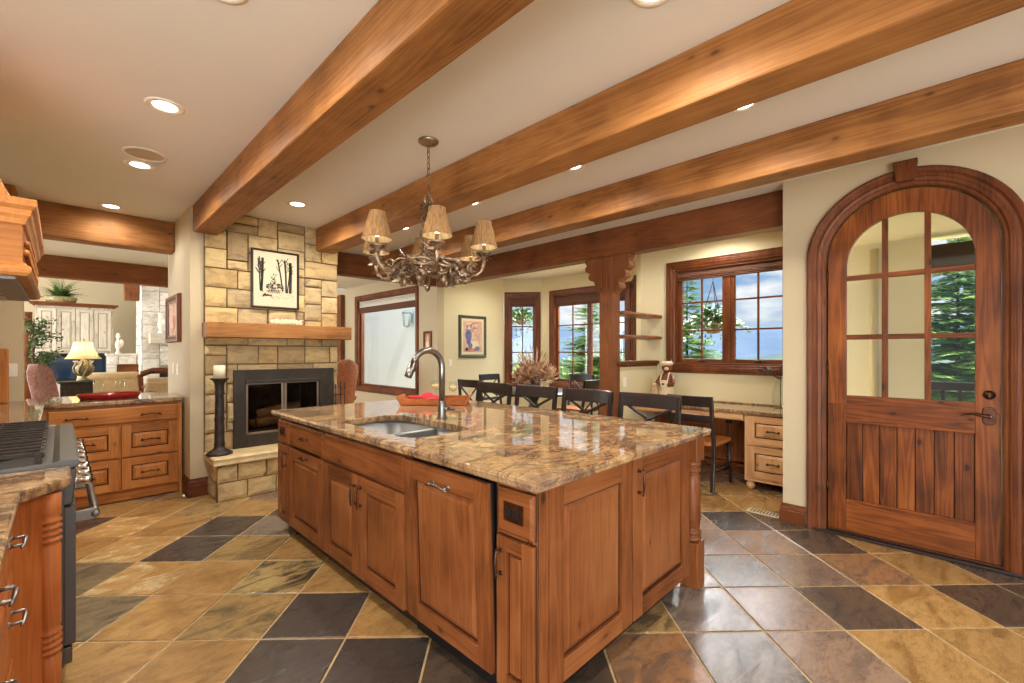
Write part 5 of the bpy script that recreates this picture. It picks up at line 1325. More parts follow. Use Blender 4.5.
# =================================================================== COOKING SIDE
# near counter and its cabinets (front at x = -.09, bumped out beside the range)
ZC = .92
g = G(); OUTL = [(-.655, .25), (-.088, .25), (-.088, 2.13), (-.07, 2.155), (.012, 2.262), (.03, 2.29), (.03, 2.492), (-.655, 2.492)]
g.prism(OUTL, .88, ZC, 'granite'); g.build('side_countertop', label='granite worktop at the left edge in front of the range', cat='countertop', bevel=.010, seg=3)
fl = frame((-.125, .25, 0), (1, 0))           # u = Y - .25
def base_unit(y0, y1, label, doors=True):
    t = thing('base_cabinet', label, 'cabinet', (-.125, (y0 + y1) / 2, 0)); g = G(); g.box(-.655, y0, .10, -.125, y1, .879, 'cabo.z'); g.box(-.655, y0, 0, -.19, y1, .10, 'dark.y'); g.build('carcass', t)
    a, b = y0 - .25 + .006, y1 - .25 - .006
    for v0, v1 in ((.70, .86), (.42, .685), (.115, .405)):
        g = G(fl); g.slabfront(a, v0, b, v1, 'cabo'); d = g.build('drawer', t, .0015); g = G(fl); g.pull((a + b) / 2, (v0 + v1) / 2 + .02, .11, False, .02, 'nickel'); g.build('handle', d)
base_unit(1.86, 2.14, 'narrow drawer cabinet at the left edge beside the fluted corner post')
base_unit(1.30, 1.852, 'wide drawer cabinet at the left edge closest to the camera')
t = thing('corner_pilaster', 'orange wooden corner pilaster with turned column beside the steel range', 'pilaster', (-.05, 2.35, 0))
g = G(); g.prism([(-.655, 2.145), (-.12, 2.145), (-.03, 2.25), (-.03, 2.485), (-.655, 2.485)], .0, .879, 'cabo.z'); g.build('body', t, .004)
g = G(); cxp, cyp = -.028, 2.262
P = [(.032, .10), (.032, .30)]
for z0 in (.31, .70):
    for q in range(4): z = z0 + .022 * q; P += [(.024, z), (.034, z + .006), (.035, z + .012), (.028, z + .019)]
    P += [(.032, z0 + .10)]
    if z0 == .31: P += [(.032, .69)]
P += [(.032, .872), (0, .872)]; g.lathe([(0, .10)] + P, (cxp, cyp, 0), 'cabo.z', 18); g.build('turned_column', t)
g = G(); g.box(-.06, 2.222, 0, .006, 2.30, .10, 'cabo.z'); g.build('plinth', t, .004)
# range
ra = thing('range_cooker', 'wide stainless steel gas range with black grates', 'range', (-.3, 3.12, 0)); y0, y1 = 2.50, 3.76
g = G(); g.box(-.655, y0, .12, .012, y1, .905, 'steel', .5); g.box(-.62, y0 + .02, 0, -.05, y1 - .02, .12, 'black'); g.build('body', ra, .004)
g = G(); g.prism([(-.655, .905), (.03, .905), (.052, .915), (.058, .93), (.048, .945), (-.655, .945)], -y1 + y0, 0, 'steel')
g = G((Matrix(((1, 0, 0, 0), (0, 0, 1, y0), (0, 1, 0, 0), (0, 0, 0, 1))), AX0)); g.prism([(-.655, .905), (.03, .905), (.052, .915), (.058, .93), (.048, .943), (.0, .943), (-.02, .935), (-.655, .935)], 0, y1 - y0, 'steel', .5); g.build('cooktop', ra, .003)
g = G(); g.box(-.655, y0, .935, -.60, y1, 1.02, 'steel', .5); g.build('island_trim', ra, .004)
g = G((Matrix(((1, 0, 0, 0), (0, 0, 1, y0 + .005), (0, 1, 0, 0), (0, 0, 0, 1))), AX0)); g.prism([(.0, .76), (.035, .765), (.048, .90), (.0, .905)], 0, y1 - y0 - .01, 'steel', .5); g.build('control_panel', ra, .004)
for k in range(8):
    y = y0 + .10 + k * (y1 - y0 - .2) / 7; g = G(); g.lathe([(0, .0), (.030, .0), (.030, .008), (.022, .014), (.024, .045), (.020, .052), (0, .054)], (.040, y, .835), 'chrome', 18, 'x'); g.box(.09, y - .004, .815, .098, y + .004, .855, 'black'); g.build('knob', ra)
for a, b in ((y0 + .01, y0 + .74), (y0 + .75, y1 - .01)):
    g = G(); g.box(.012, a, .20, .045, b, .75, 'steel', .5); g.box(.045, a + .12, .34, .047, b - .12, .58, 'black'); d = g.build('oven_door', ra, .005)
    g = G(); g.tube([(.105, a + .03, .695), (.105, b - .03, .695)], .014, 'nickel', 12)
    for y in (a + .05, b - .05): g.box(.04, y - .014, .672, .108, y + .014, .718, 'nickel')
    g.build('handle', d, .004)
g = G(); g.box(.0, y0 + .01, .125, .035, y1 - .01, .19, 'steel', .5); g.build('kick_panel', ra, .004)
for s in range(3):
    a = y0 + .03 + s * .402; b = a + .395; g = G()
    for q in range(5): y = a + .02 + q * (b - a - .04) / 4; g.box(-.57, y - .006, .962, -.045, y + .006, .978, 'iron')
    for x in (-.57, -.40, -.31, -.22, -.05): g.box(x - .007, a + .012, .955, x + .007, b - .012, .974, 'iron')
    for x in (-.56, -.06):
        for y in (a + .02, b - .02): g.box(x - .010, y - .010, .934, x + .010, y + .010, .97, 'iron')
    g.build('grate', ra, .003)
    for x in (-.45, -.18):
        g = G(); g.lathe([(0, .936), (.05, .936), (.052, .948), (.036, .956), (0, .957)], (x, (a + b) / 2, 0), 'black', 18); g.build('burner', ra)
# far run of counter, L-shaped with the peninsula
PF = 5.37
g = G(); g.prism([(-.655, 3.768), (.03, 3.768), (.03, 3.80), (-.088, 3.90), (-.088, 5.335), (.845, 5.335), (.845, 5.90), (.70, 6.18), (-.22, 6.18), (-.22, 5.89), (-.655, 5.89)], .893, .933, 'granite'); g.build('pass_through_countertop', label='granite worktop of the pass-through peninsula by the living room', cat='countertop', bevel=.010, seg=3)
t = thing('base_cabinet', 'wooden base cabinet hidden beyond the far end of the range', 'cabinet', (-.3, 4.4, 0)); g = G(); g.box(-.655, 3.775, 0, -.125, PF + .0, .892, 'pine.z'); g.build('carcass', t)
for a, b in ((3.79, 4.55), (4.56, 5.33)):
    g = G(fl); g.rpanel(a - .25, .12, b - .25, .86, 'pine', st=.07); g.build('door', t)
pc = thing('peninsula_cabinet', 'honey wooden drawer cabinet under the pass-through counter', 'cabinet', (.36, PF, 0))
fpn = frame((0, PF, 0), (0, -1))
g = G(); g.box(-.124, PF, .10, .838, 6.10, .892, 'pine.z'); g.box(-.124, PF + .05, 0, .838, 6.08, .10, 'pine.x'); g.box(.812, PF - .012, 0, .838, PF, .892, 'pine.z'); g.at(fpn); g.box(-.095, 0.012, -.03, .812, .10, -.02, 'pine.u'); g.build('carcass', pc, .003)
g = G(fpn); g.slabfront(-.075, .72, .80, .868, 'pine'); d = g.build('wide_drawer', pc, .0015)
for u in (.10, .60): g = G(fpn); g.pull(u, .792, .16, False, .02); g.build('handle', d)
for a, b in ((-.075, .372), (.392, .80)):
    for v0, v1 in ((.415, .70), (.118, .40)):
        g = G(fpn); g.rpanel(a, v0, b, v1, 'pine', st=.068); d = g.build('drawer', pc, .0015); g = G(fpn); g.pull((a + b) / 2, (v0 + v1) / 2, .15, False, .018); g.build('handle', d)
# red tray with glasses on the peninsula
t = thing('red_tray', 'oval red enamel tray on the pass-through counter', 'tray', (.33, 5.62, .933)); c = (.33, 5.62, .933)
g = G(); n = 40; prof = [(.02, .003), (.86, .003), (.98, .045), (1.0, .052), (1.02, .045), (.90, -.0), (.02, 0)]; vs = []
for i in range(n):
    a = 2 * PI * i / n
    for r, z in prof: vs.append((c[0] + .225 * r * math.cos(a), c[1] + .14 * r * math.sin(a), c[2] + z + .001))
k = len(prof); g.add(vs, [(i * k + q, ((i + 1) % n) * k + q, ((i + 1) % n) * k + q + 1, i * k + q + 1) for i in range(n) for q in range(k - 1)], 'red', True); g.build('dish', t)
wine_glass((.25, 5.66, .937), 'tall wine glass standing left in the oval red tray', 'wine glasses in the red tray', None, 1.0)
wine_glass((.40, 5.60, .937), 'tall wine glass standing right in the oval red tray', 'wine glasses in the red tray', None, 1.0)
g = G(); g.box(-.60, 5.72, .934, -.306, 5.76, 1.40, 'pine.z'); g.build('cutting_board', label='tall wooden board standing against the pier at the left edge', cat='board', bevel=.01)
# hood
hd = thing('range_hood', 'carved wooden mantel range hood at the upper left above the range', 'range hood', (-.35, 3.12, 1.66)); hy0, hy1 = 2.60, 3.74
def hood_ring(name, prof, m):
    """moulding wrapped round the three free sides: prof = (projection from the body, z)"""
    g = G(); vs = []; k = len(prof)
    for o, z in prof: o *= .66; vs += [(-.66, hy0 - o, z), (-.103 + o, hy0 - o, z), (-.103 + o, hy1 + o, z), (-.66, hy1 + o, z)]
    fs = [(i * 4 + q, i * 4 + q + 1, i * 4 + 5 + q, i * 4 + 4 + q) for i in range(k - 1) for q in range(3)] + [(0, 3, 2, 1), tuple(range((k - 1) * 4, k * 4))]
    g.add(vs, fs, m); g.build(name, hd, .002)
hood_ring('panel_band', [(.0, 1.70), (.0, 1.90)], 'pine.x')
hood_ring('lower_moulding', [(0, 1.668), (.018, 1.670), (.034, 1.680), (.040, 1.692), (.036, 1.704), (.018, 1.712), (.010, 1.72), (0, 1.722)], 'pine.y')
hood_ring('crown_moulding', [(0, 1.868), (.012, 1.872), (.022, 1.892), (.034, 1.905), (.040, 1.925), (.058, 1.94), (.062, 1.958), (.060, 1.968), (0, 1.97)], 'pine.y')
g = G(); g.add([(-.66, hy0 + .02, 1.966), (-.13, hy0 + .02, 1.966), (-.13, hy1 - .02, 1.966), (-.66, hy1 - .02, 1.966), (-.66, hy0 + .22, 2.72), (-.45, hy0 + .22, 2.72), (-.45, hy1 - .22, 2.72), (-.66, hy1 - .22, 2.72)], [(0, 1, 5, 4), (1, 2, 6, 5), (2, 3, 7, 6), (4, 5, 6, 7), (0, 3, 2, 1)], 'pine.z'); g.build('tapered_canopy', hd, .004)
g = G(); g.box(-.64, hy0 + .03, 1.655, -.12, hy1 - .03, 1.672, 'steel', .5)
for k in range(3): g.box(-.60, hy0 + .08 + k * .35, 1.650, -.20, hy0 + .38 + k * .35, 1.656, 'nickel')
g.build('filter_panel', hd, .003)
g = G(); rd = random.Random(6)
for k in range(34):
    y = hy0 + .06 + (hy1 - hy0 - .12) * k / 33; s = 1 if k % 2 else -1
    g.leaf((-.100, y, 1.79), (.10, .55, s * .8), .085, .020, 'pine.y', up=(1, 0, 0), fold=-.5); g.ball((-.098, y, 1.79 + .02 * s), .014, .020, .014, 'pine.y', 8, 6)
g.build('carved_frieze', hd)
g = G(); g.box(-.36, 5.52, 2.40, -.26, 5.89, CEIL, 'pine.z'); g.build('trim_2', **S)

# =================================================================== LIVING ROOM AND DEN
FYL = 15.6
t = thing('painted_cabinet', 'whitewashed panelled wall cabinet with television niche in the living room', 'cabinet', (.25, FYL, 0)); fr = frame((-.42, FYL, 0), (0, -1)); CW = 1.40
g = G()
g.box(-.42, FYL, 0, -.36, FYL + .6, 2.5, 'white.z'); g.box(-.42 + CW - .06, FYL, 0, -.42 + CW, FYL + .6, 2.5, 'white.z'); g.box(-.36, FYL + .55, 0, -.42 + CW - .06, FYL + .6, 2.5, 'white.z'); g.box(-.36, FYL + .02, 1.34, -.42 + CW - .06, FYL + .55, 2.5, 'white.z'); g.box(-.36, FYL, 0, -.42 + CW - .06, FYL + .55, .62, 'white.z'); g.build('carcass', t)
for k in range(4): g = G(fr); g.rpanel(.035 + k * .333, 1.39, .035 + (k + 1) * .333 - .012, 2.44, 'white', st=.07, gl='glazew'); g.build('door', t)
g = G()
for q, (o, z) in enumerate(((.03, 2.50), (.06, 2.53), (.10, 2.56))): g.box(-.42 - o, FYL - o, z, -.42 + CW + o, FYL + .6, z + .03, 'beamd.x')
g.build('cornice', t, .008)
g = G(); g.box(-.30, FYL + .12, .66, -.36 + CW - .14, FYL + .2, 1.28, 'black'); g.box(-.27, FYL + .115, .69, -.36 + CW - .17, FYL + .121, 1.25, 'screen'); g.build('television', label='dark television standing in the niche of the whitewashed cabinet', cat='television', bevel=.004)
def fronds(g, c, n, L, droop, m, seed, wid=.018, pin=True):
    rd = random.Random(seed)
    for k in range(n):
        a = rd.uniform(0, 6.28); el = rd.uniform(.35, 1.35); l = L * rd.uniform(.7, 1.1); p = Vector(c); d = Vector((math.cos(a) * math.cos(el), math.sin(a) * math.cos(el), math.sin(el))); N_ = 9
        for i in range(N_):
            q = p + d * l / N_; s = Vector((-math.sin(a), math.cos(a), 0)); w = wid * (1 - i / N_) + .004
            g.add([p - s * .004, p + s * .004, q + s * .004, q - s * .004], [(0, 1, 2, 3)], m)
            for sg_ in (-1, 1): g.leaf(p, d * .5 + s * sg_, w * 3.2, w * .6, m, up=(0, 0, 1))
            p = q; d = (d + Vector((0, 0, -droop))).normalized()
t = thing('potted_fern', 'green fern in a low basket on top of the whitewashed cabinet', 'plant', (.02, FYL + .2, 2.59)); g = G(); fronds(g, (.02, FYL + .2, 2.72), 70, .62, .13, 'fern', 2, .048); g.build('fronds', t)
g = G(); g.lathe([(0, 0), (.26, 0), (.30, .14), (.27, .15), (.25, .13), (0, .13)], (.02, FYL + .2, 2.59), 'lampbase', 20); g.build('basket', t)
t = thing('potted_ficus', 'small leafy ficus tree in a pot behind the rose chair', 'plant', (-.30, 10.5, 0)); g = G(); g.lathe([(0, 0), (.14, 0), (.18, .30), (.19, .33), (.17, .33), (0, .28)], (-.30, 10.5, 0), 'pot', 18); g.build('pot', t)
g = G(); rd = random.Random(5); tips = []
g.tube([(-.30, 10.5, .25), (-.28, 10.5, .9), (-.31, 10.5, 1.5), (-.29, 10.5, 1.9)], [.022, .018, .014, .006], 'bark.z', 7)
for k in range(26):
    z = rd.uniform(.95, 1.85); a = rd.uniform(0, 6.28); L = rd.uniform(.16, .36); p0 = Vector((-.29, 10.5, z)); p1 = p0 + Vector((math.cos(a) * L, math.sin(a) * L, rd.uniform(.02, .25))); g.tube([p0, (p0 + p1) / 2 + Vector((0, 0, .03)), p1], .004, 'bark.z', 5); tips.append((p0, p1))
g.build('trunk', t); g = G()
for p0, p1 in tips:
    for q in range(30): p = p0.lerp(p1, rd.uniform(.2, 1.05)) + Vector((rd.gauss(0, .04), rd.gauss(0, .04), rd.gauss(0, .04))); g.leaf(p, (rd.uniform(-1, 1), rd.uniform(-1, 1), rd.uniform(-.9, .4)), rd.uniform(.05, .085), .016, 'leaf')
g.build('leaves', t)
# sofa with its back to the kitchen
t = thing('sofa', 'beige upholstered sofa with its back to the kitchen', 'sofa', (.72, 12.4, 0)); x0, x1 = .20, 1.24; y = 12.4
g = G(); g.box(x0, y, .12, x1, y + .85, .42, 'sofa'); g.build('base', t, .04, seg=4)
g = G(); g.box(x0 + .04, y, .30, x1 - .04, y + .22, .88, 'sofa'); g.tube([(x0 + .04, y + .10, .84), (x1 - .04, y + .10, .84)], .11, 'sofa', 14); g.build('backrest', t, .05, seg=4)
for x in (x0, x1 - .2): g = G(); g.box(x, y + .05, .12, x + .2, y + .85, .60, 'sofa'); g.tube([(x + .1, y + .08, .58), (x + .1, y + .85, .58)], .115, 'sofa', 14); g.build('armrest', t, .04, seg=4)
g = G(); g.box(x0 + .2, y + .2, .42, x1 - .2, y + .85, .55, 'sofa'); g.build('seat_cushion', t, .04, seg=4)
for x in (x0 + .08, x1 - .08):
    for yy in (y + .08, y + .77): g = G(); g.cyl((x, yy, 0), .03, 0, .125, 'dark.z', 12); g.build('leg', t)
# end table and lamp
t = thing('end_table', 'low dark box end table beside the beige sofa', 'table', (.24, 11.8, 0)); g = G(); g.box(.0, 11.55, .03, .44, 12.0, .79, 'iron'); g.build('body', t, .01); g = G(); g.box(-.03, 11.52, .79, .47, 12.03, .82, 'iron'); g.build('top', t, .008)
lc = (.315, 11.80, .82)
t = thing('table_lamp', 'ornate table lamp with glowing cream shade by the beige sofa', 'lamp', lc); g = G(); g.lathe([(0, 0), (.10, 0), (.10, .03), (.05, .06), (.07, .12), (.13, .20), (.14, .26), (.10, .34), (.045, .38), (.03, .42), (.045, .44), (.02, .46), (.012, .62), (0, .62)], lc, 'lampbase', 22)
for k in range(8): a = k * PI / 4; g.tube([(lc[0] + r * math.cos(a + q), lc[1] + r * math.sin(a + q), lc[2] + z) for r, z, q in ((.07, .10, 0), (.135, .18, .2), (.15, .25, .4), (.11, .34, .6), (.14, .38, .7))], .014, 'lampbase', 7)
g.build('base', t)
g = G(); n = 32; vs = []
for i in range(n):
    b = 2 * PI * i / n; w = 1 + .035 * abs(math.cos(4 * b))
    for r, z in ((.25, .42), (.21, .48), (.165, .58), (.135, .70), (.13, .74)): vs.append((lc[0] + r * w * math.cos(b), lc[1] + r * w * math.sin(b), lc[2] + z))
g.add(vs, [(i * 5 + q, ((i + 1) % n) * 5 + q, ((i + 1) % n) * 5 + q + 1, i * 5 + q + 1) for i in range(n) for q in range(4)], 'lampshade', True); g.build('lamp_shade', t)
g = G(); g.ball((lc[0], lc[1], lc[2] + .78), .015, .015, .03, 'pewter', 10, 8); g.tube([(lc[0], lc[1], lc[2] + .6), (lc[0], lc[1], lc[2] + .77)], .006, 'pewter', 6); g.build('finial', t)
L = bpy.data.lights.new('table_lamp_bulb', 'POINT'); L.energy = 9; L.color = (1, .85, .62); L.shadow_soft_size = .05; lo = bpy.data.objects.new('table_lamp_bulb', L); COL.objects.link(lo); lo.location = (lc[0], lc[1], lc[2] + .58)
# rose wing chair close to the counter
def wing_chair(name, label, m, c, rz, H, w=.66):
    t = thing(name, label, 'chair', (0, 0, 0)); h = w / 2
    g = G(); g.box(-.30, -h + .06, .30, .30, h - .06, .47, m); g.build('seat', t, .04, seg=4)
    g = G(); n = 12; vs = []; rows = []
    for j in range(9):
        v = j / 8; z = .42 + (H - .42) * v; ww = h * (1 - .10 * (1 - v)) * (1 if v < .72 else math.sqrt(max(0, 1 - ((v - .72) / .30) ** 2)) * .96 + .04)
        for i in range(n + 1):
            q = -1 + 2 * i / n; x = .26 + .14 * v - .05 * (q * q); vs.append((x - .05, q * ww, z - .02 * q * q * (v > .9)))
    b = len(vs); vs += [(p[0] + .10, p[1], p[2]) for p in vs]
    fs = [(j * 13 + i, j * 13 + i + 1, j * 13 + i + 14, j * 13 + i + 13) for j in range(8) for i in range(n)]; fs += [tuple(b + q for q in f[::-1]) for f in fs]
    for j in range(8):
        for i in (0, n): fs.append((j * 13 + i, (j + 1) * 13 + i, b + (j + 1) * 13 + i, b + j * 13 + i))
    for i in range(n):
        for j in (0, 8): fs.append((j * 13 + i, j * 13 + i + 1, b + j * 13 + i + 1, b + j * 13 + i))
    g.add(vs, fs, m, True); g.build('backrest', t, .02, seg=2)
    g = G()
    for s in (-1, 1): g.tube([(.30, s * (h - .04), .60), (.05, s * h, .62), (-.24, s * h, .60), (-.28, s * h, .55), (-.27, s * (h - .02), .34)], [.045, .045, .04, .035, .03], m, 9)
    g.build('armrests', t)
    for x, y in ((-.26, -h + .1), (-.26, h - .1), (.27, -h + .1), (.27, h - .1)): g = G(); g.tube([(x, y, .32), (x + (.02 if x > 0 else -.01), y, 0)], [.028, .018], 'door.z', 8); g.build('leg', t)
    t.location = c; t.rotation_euler = (0, 0, rz); return t
wing_chair('wing_chair', 'rose damask armchair back rising behind the pass-through counter', 'pink', (.12, 8.65, 0), 2.75, 1.21, .46)
wing_chair('leather_chair', 'tan leather high-back chair beside the big den window', 'leather', (3.22, 7.42, 0), -1.35, 1.25, .50)
# open armchairs
def open_armchair(label, c, rz):
    t = thing('wood_armchair', label, 'chair', (0, 0, 0), 'open armchairs in the living room'); g = G(); g.box(-.28, -.27, .36, .28, .27, .48, 'pink'); g.build('seat', t, .04, seg=3)
    g = G(); g.box(.20, -.24, .52, .28, .24, .88, 'sofa'); g.build('backrest', t, .03, seg=3)
    for s in (-1, 1):
        g = G(); g.tube([(.30, s * .28, 0), (.27, s * .28, .45), (.33, s * .28, 1.0)], [.02, .025, .022], 'door.z', 8); g.build('leg', t)
        g = G(); g.tube([(-.27, s * .28, 0), (-.27, s * .28, .45), (-.24, s * .29, .66)], [.02, .025, .022], 'door.z', 8); g.build('leg', t)
        g = G(); g.tube([(.29, s * .28, .70), (.05, s * .30, .74), (-.20, s * .30, .70), (-.30, s * .30, .66)], .026, 'door.x', 8); g.build('armrest', t)
    g = G(); g.tube([(.33, -.29, .98), (.345, -.1, 1.04), (.345, .1, 1.04), (.33, .29, .98)], .028, 'door.y', 8); g.build('crest_rail', t)
    t.location = c; t.rotation_euler = (0, 0, rz); return t
open_armchair('open wooden armchair close behind the pier with the framed picture', (1.28, 9.0, 0), PI / 2 + .5)
open_armchair('open wooden armchair standing nearer the beige sofa', (1.42, 10.6, 0), PI / 2 + .2)
# living room stone fireplace
t = thing('living_room_fireplace', 'tall pale stone chimney with low stone wing in the living room', 'fireplace', (2.1, 14.6, 0)); fr = frame((1.44, 14.4, 0), (0, -1))
g = G(fr); stones(g, 0, 0, 2.4, 4.1, 31, .17, 'stonew', .05, mort='mortarw', holes=[(.35, .0, 1.6, .95)]); g.build('chimney', t)
g = G(); g.at((Matrix(((0, 0, -1, 1.47), (-1, 0, 0, 15.5), (0, 1, 0, 0), (0, 0, 0, 1))), {'u': 'y', 'v': 'z', 'n': 'x'})); stones(g, 0, 0, 1.1, 4.1, 32, .17, 'stonew', .05, mort='mortarw'); g.build('chimney_side', t)
g = G(fr); g.box(.12, 1.58, .0, 2.4, 1.84, .34, 'white.u'); g.build('mantel', t, .012)
g = G(fr); g.box(.35, 0, -.5, 1.6, .95, -.45, 'soot'); g.box(.30, 0, -.5, .35, .95, 0, 'soot'); g.build('firebox', t)
g = G(frame((.80, 14.9, 0), (0, -1))); stones(g, 0, 1.06, .70, 1.28, 33, .11, 'stonew', .05, mort='mortarw'); stones(g, 0, 0, .20, 1.06, 34, .12, 'stonew', .05, mort='mortarw'); g.box(.20, 0, -.3, .70, 1.06, -.1, 'cab.v'); g.box(0, 1.28, -.4, .70, 1.33, .06, 'stonew', .9); g.build('stone_wing', t)
for lb, x, y, z in (('pale figurine standing on the low stone wing by the chimney', 1.02, 14.85, 1.33), ('pale candle holder standing on the living room mantel', 1.78, 14.22, 1.84)):
    g = G(); g.lathe([(0, 0), (.06, 0), (.05, .03), (.02, .08), (.05, .16), (.06, .24), (.03, .32), (.02, .36), (.045, .42), (.03, .50), (0, .52)], (x, y, z), 'white_p', 14); g.ball((x + .06, y, z + .26), .05, .05, .10, 'white_p', 10, 8); g.build('mantel_figurine' if 'figurine' in lb else 'candle_holder', label=lb, cat='figurine' if 'figurine' in lb else 'candle holder', origin=(x, y, z))
g = G(); g.box(1.08, 14.0, 2.62, 1.36, 14.3, 3.9, 'beamd.z'); g.build('trim_3', bevel=.01, **S)
g = G(); g.tube([(-.62, 16.9, .0), (-.62, 16.9, 2.4)], .12, 'beamd.z', 8); g.build('curtain_panel', label='brown curtain panel hanging beside the whitewashed cabinet', cat='curtain')

# =================================================================== OUTSIDE
g = G(); g.box(-7, -3.2, -.3, 9.5, 19, -.07, 'grout'); g.build('foundation', **S)
def ground():
    g = G(); n = 40; vs = []
    for i in range(n + 1):
        for j in range(n + 1):
            x = 5.2 + (i / n) ** 2 * 300; y = -120 + 300 * j / n; d = max(0, x - 14); vs.append((x, y, -.45 - d * .12 + .5 * noise.noise(Vector((x * .05, y * .05, 0)))))
    g.add(vs, [(i * (n + 1) + j, (i + 1) * (n + 1) + j, (i + 1) * (n + 1) + j + 1, i * (n + 1) + j + 1) for i in range(n) for j in range(n)], 'grass', True); g.build('lawn', **S)
ground()
def ridge(name, dist, h0, h1, m, seed, thick=120):
    g = G(); n = 120; vs = []
    for i in range(n + 1):
        a = math.radians(-20 + 130 * i / n); h = h0 + (h1 - h0) * (.5 + .5 * noise.noise(Vector((i * .06, seed, 0))) + .18 * noise.noise(Vector((i * .25, seed, 5))))
        for r, z in ((dist - thick, -70), (dist - thick * .45, h * .55 - 16), (dist, h), (dist + thick, -70)): vs.append((r * math.cos(a), r * math.sin(a), z))
    g.add(vs, [(i * 4 + q, i * 4 + 4 + q, i * 4 + 5 + q, i * 4 + 1 + q) for i in range(n) for q in range(3)], m, True); g.build(name, **S)
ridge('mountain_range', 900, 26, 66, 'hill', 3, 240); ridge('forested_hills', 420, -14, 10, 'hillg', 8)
def conifer(c, H, R, label, m, seed, n=150, lo=.12, trunk=.10, group=None):
    t = thing('conifer_tree', label, 'tree', c, group); rd = random.Random(seed)
    g = G(); g.tube([(c[0], c[1], c[2]), (c[0], c[1], c[2] + H * .5), (c[0], c[1], c[2] + H)], [trunk, trunk * .6, .01], 'bark.z', 8); g.build('trunk', t)
    g = G()
    for k in range(n):
        q = rd.random() ** .9; z = c[2] + H * (lo + (1 - lo) * q); L = R * (1 - q) ** .8 * rd.uniform(.7, 1.1) + .12; a = rd.uniform(0, 6.28); dr = rd.uniform(-.28, .04); d = Vector((math.cos(a), math.sin(a), dr)); s = Vector((-math.sin(a), math.cos(a), 0)); p0 = Vector((c[0], c[1], z))
        N_ = max(4, int(L / .10))
        for i in range(N_):
            f = (i + 1) / N_; p = p0 + d * L * f + Vector((0, 0, .10 * L * f * f)); w = .32 * L * (1 - f * .7) + .07
            for sg_ in (-1, 1): g.leaf(p, d * .7 + s * sg_ * rd.uniform(.6, 1) + Vector((0, 0, rd.uniform(-.25, .15))), w * rd.uniform(.8, 1.2), w * .22, m, up=(0, 0, 1))
            g.leaf(p, d + Vector((0, 0, rd.uniform(-.1, .3))), w * .8, w * .2, m, up=(0, 0, 1))
    g.build('branches', t)
def bushy(c, H, R, label, m, seed, n=1500, name='leafy_tree', cat='tree', base=.25, leafs=.13):
    t = thing(name, label, cat, c); rd = random.Random(seed); g = G()
    g.tube([(c[0], c[1], c[2]), (c[0] + .05, c[1], c[2] + H * .4), (c[0], c[1] + .03, c[2] + H * .85)], [.07, .05, .015], 'bark.z', 7)
    for k in range(9): a = rd.uniform(0, 6.28); z = rd.uniform(base, .7); p0 = Vector((c[0], c[1], c[2] + H * z)); g.tube([p0, p0 + Vector((math.cos(a) * R * .35, math.sin(a) * R * .35, H * .1)), p0 + Vector((math.cos(a) * R * .7, math.sin(a) * R * .7, H * .16))], [.03, .02, .008], 'bark.z', 6)
    g.build('trunk', t); g = G(); cl = [(rd.uniform(0, 6.28), rd.uniform(.2, .8) * R, rd.uniform(base + .1, .92)) for _ in range(22)]
    for k in range(n):
        a, r, z = rd.choice(cl); cr_ = R * .42; p = Vector((c[0] + r * math.cos(a) + rd.gauss(0, cr_ * .5), c[1] + r * math.sin(a) + rd.gauss(0, cr_ * .5), c[2] + H * z + rd.gauss(0, cr_ * .5))); g.leaf(p, (rd.uniform(-1, 1), rd.uniform(-1, 1), rd.uniform(-.8, .6)), leafs * rd.uniform(.7, 1.3), leafs * .34, m)
    g.build('foliage', t)
def at_px(px, dep):
    u = (px - 512) / 445; th = math.radians(45.45); return (dep * (math.sin(th) + u * math.cos(th)), dep * (math.cos(th) - u * math.sin(th)))
for px, dep, H, R, lb, m, sd, zb in ((589, 15, 4.6, 1.4, 'bright layered conifer in the middle of the bay window view', 'needle', 1, -.9), (626, 30, 4.2, 1.5, 'dark conifer seen just right of the carved post', 'needled', 2, -2.4), (687, 14, 5.0, 1.35, 'tall conifer at the left side of the desk window view', 'needle', 3, -1.0),
        (770, 22, 2.5, 1.2, 'low conifer at the right side of the desk window view', 'needle', 4, -1.6), (958, 11.5, 5.4, 1.7, 'bright conifer seen through the right panes of the arched door', 'needle', 6, -.6), (556, 26, 3.2, 1.5, 'dark conifer behind the nook flower arrangement', 'needled', 7, -2.0)):
    x, y = at_px(px, dep); conifer((x, y, zb), H, R, lb, m, sd, n=420 if dep < 12 else 300 if dep < 20 else 150, trunk=.06)
for px, dep, H, R, lb, sd, zb in ((520, 14, 2.1, 1.3, 'yellow-green shrub outside the narrow bay window', 11, -.9), (572, 23, 2.3, 1.6, 'yellow-green shrub at the foot of the wide bay window view', 12, -1.2), (612, 21, 2.2, 1.2, 'yellow-green shrub right of the layered conifer', 13, -1.0), (712, 19, 2.0, 1.2, 'pale shrub below the middle of the desk window', 14, -1.2)):
    x, y = at_px(px, dep); bushy((x, y, zb), H, R, lb, 'bush', sd, 1100, 'garden_shrub', 'shrub', .12, .16)
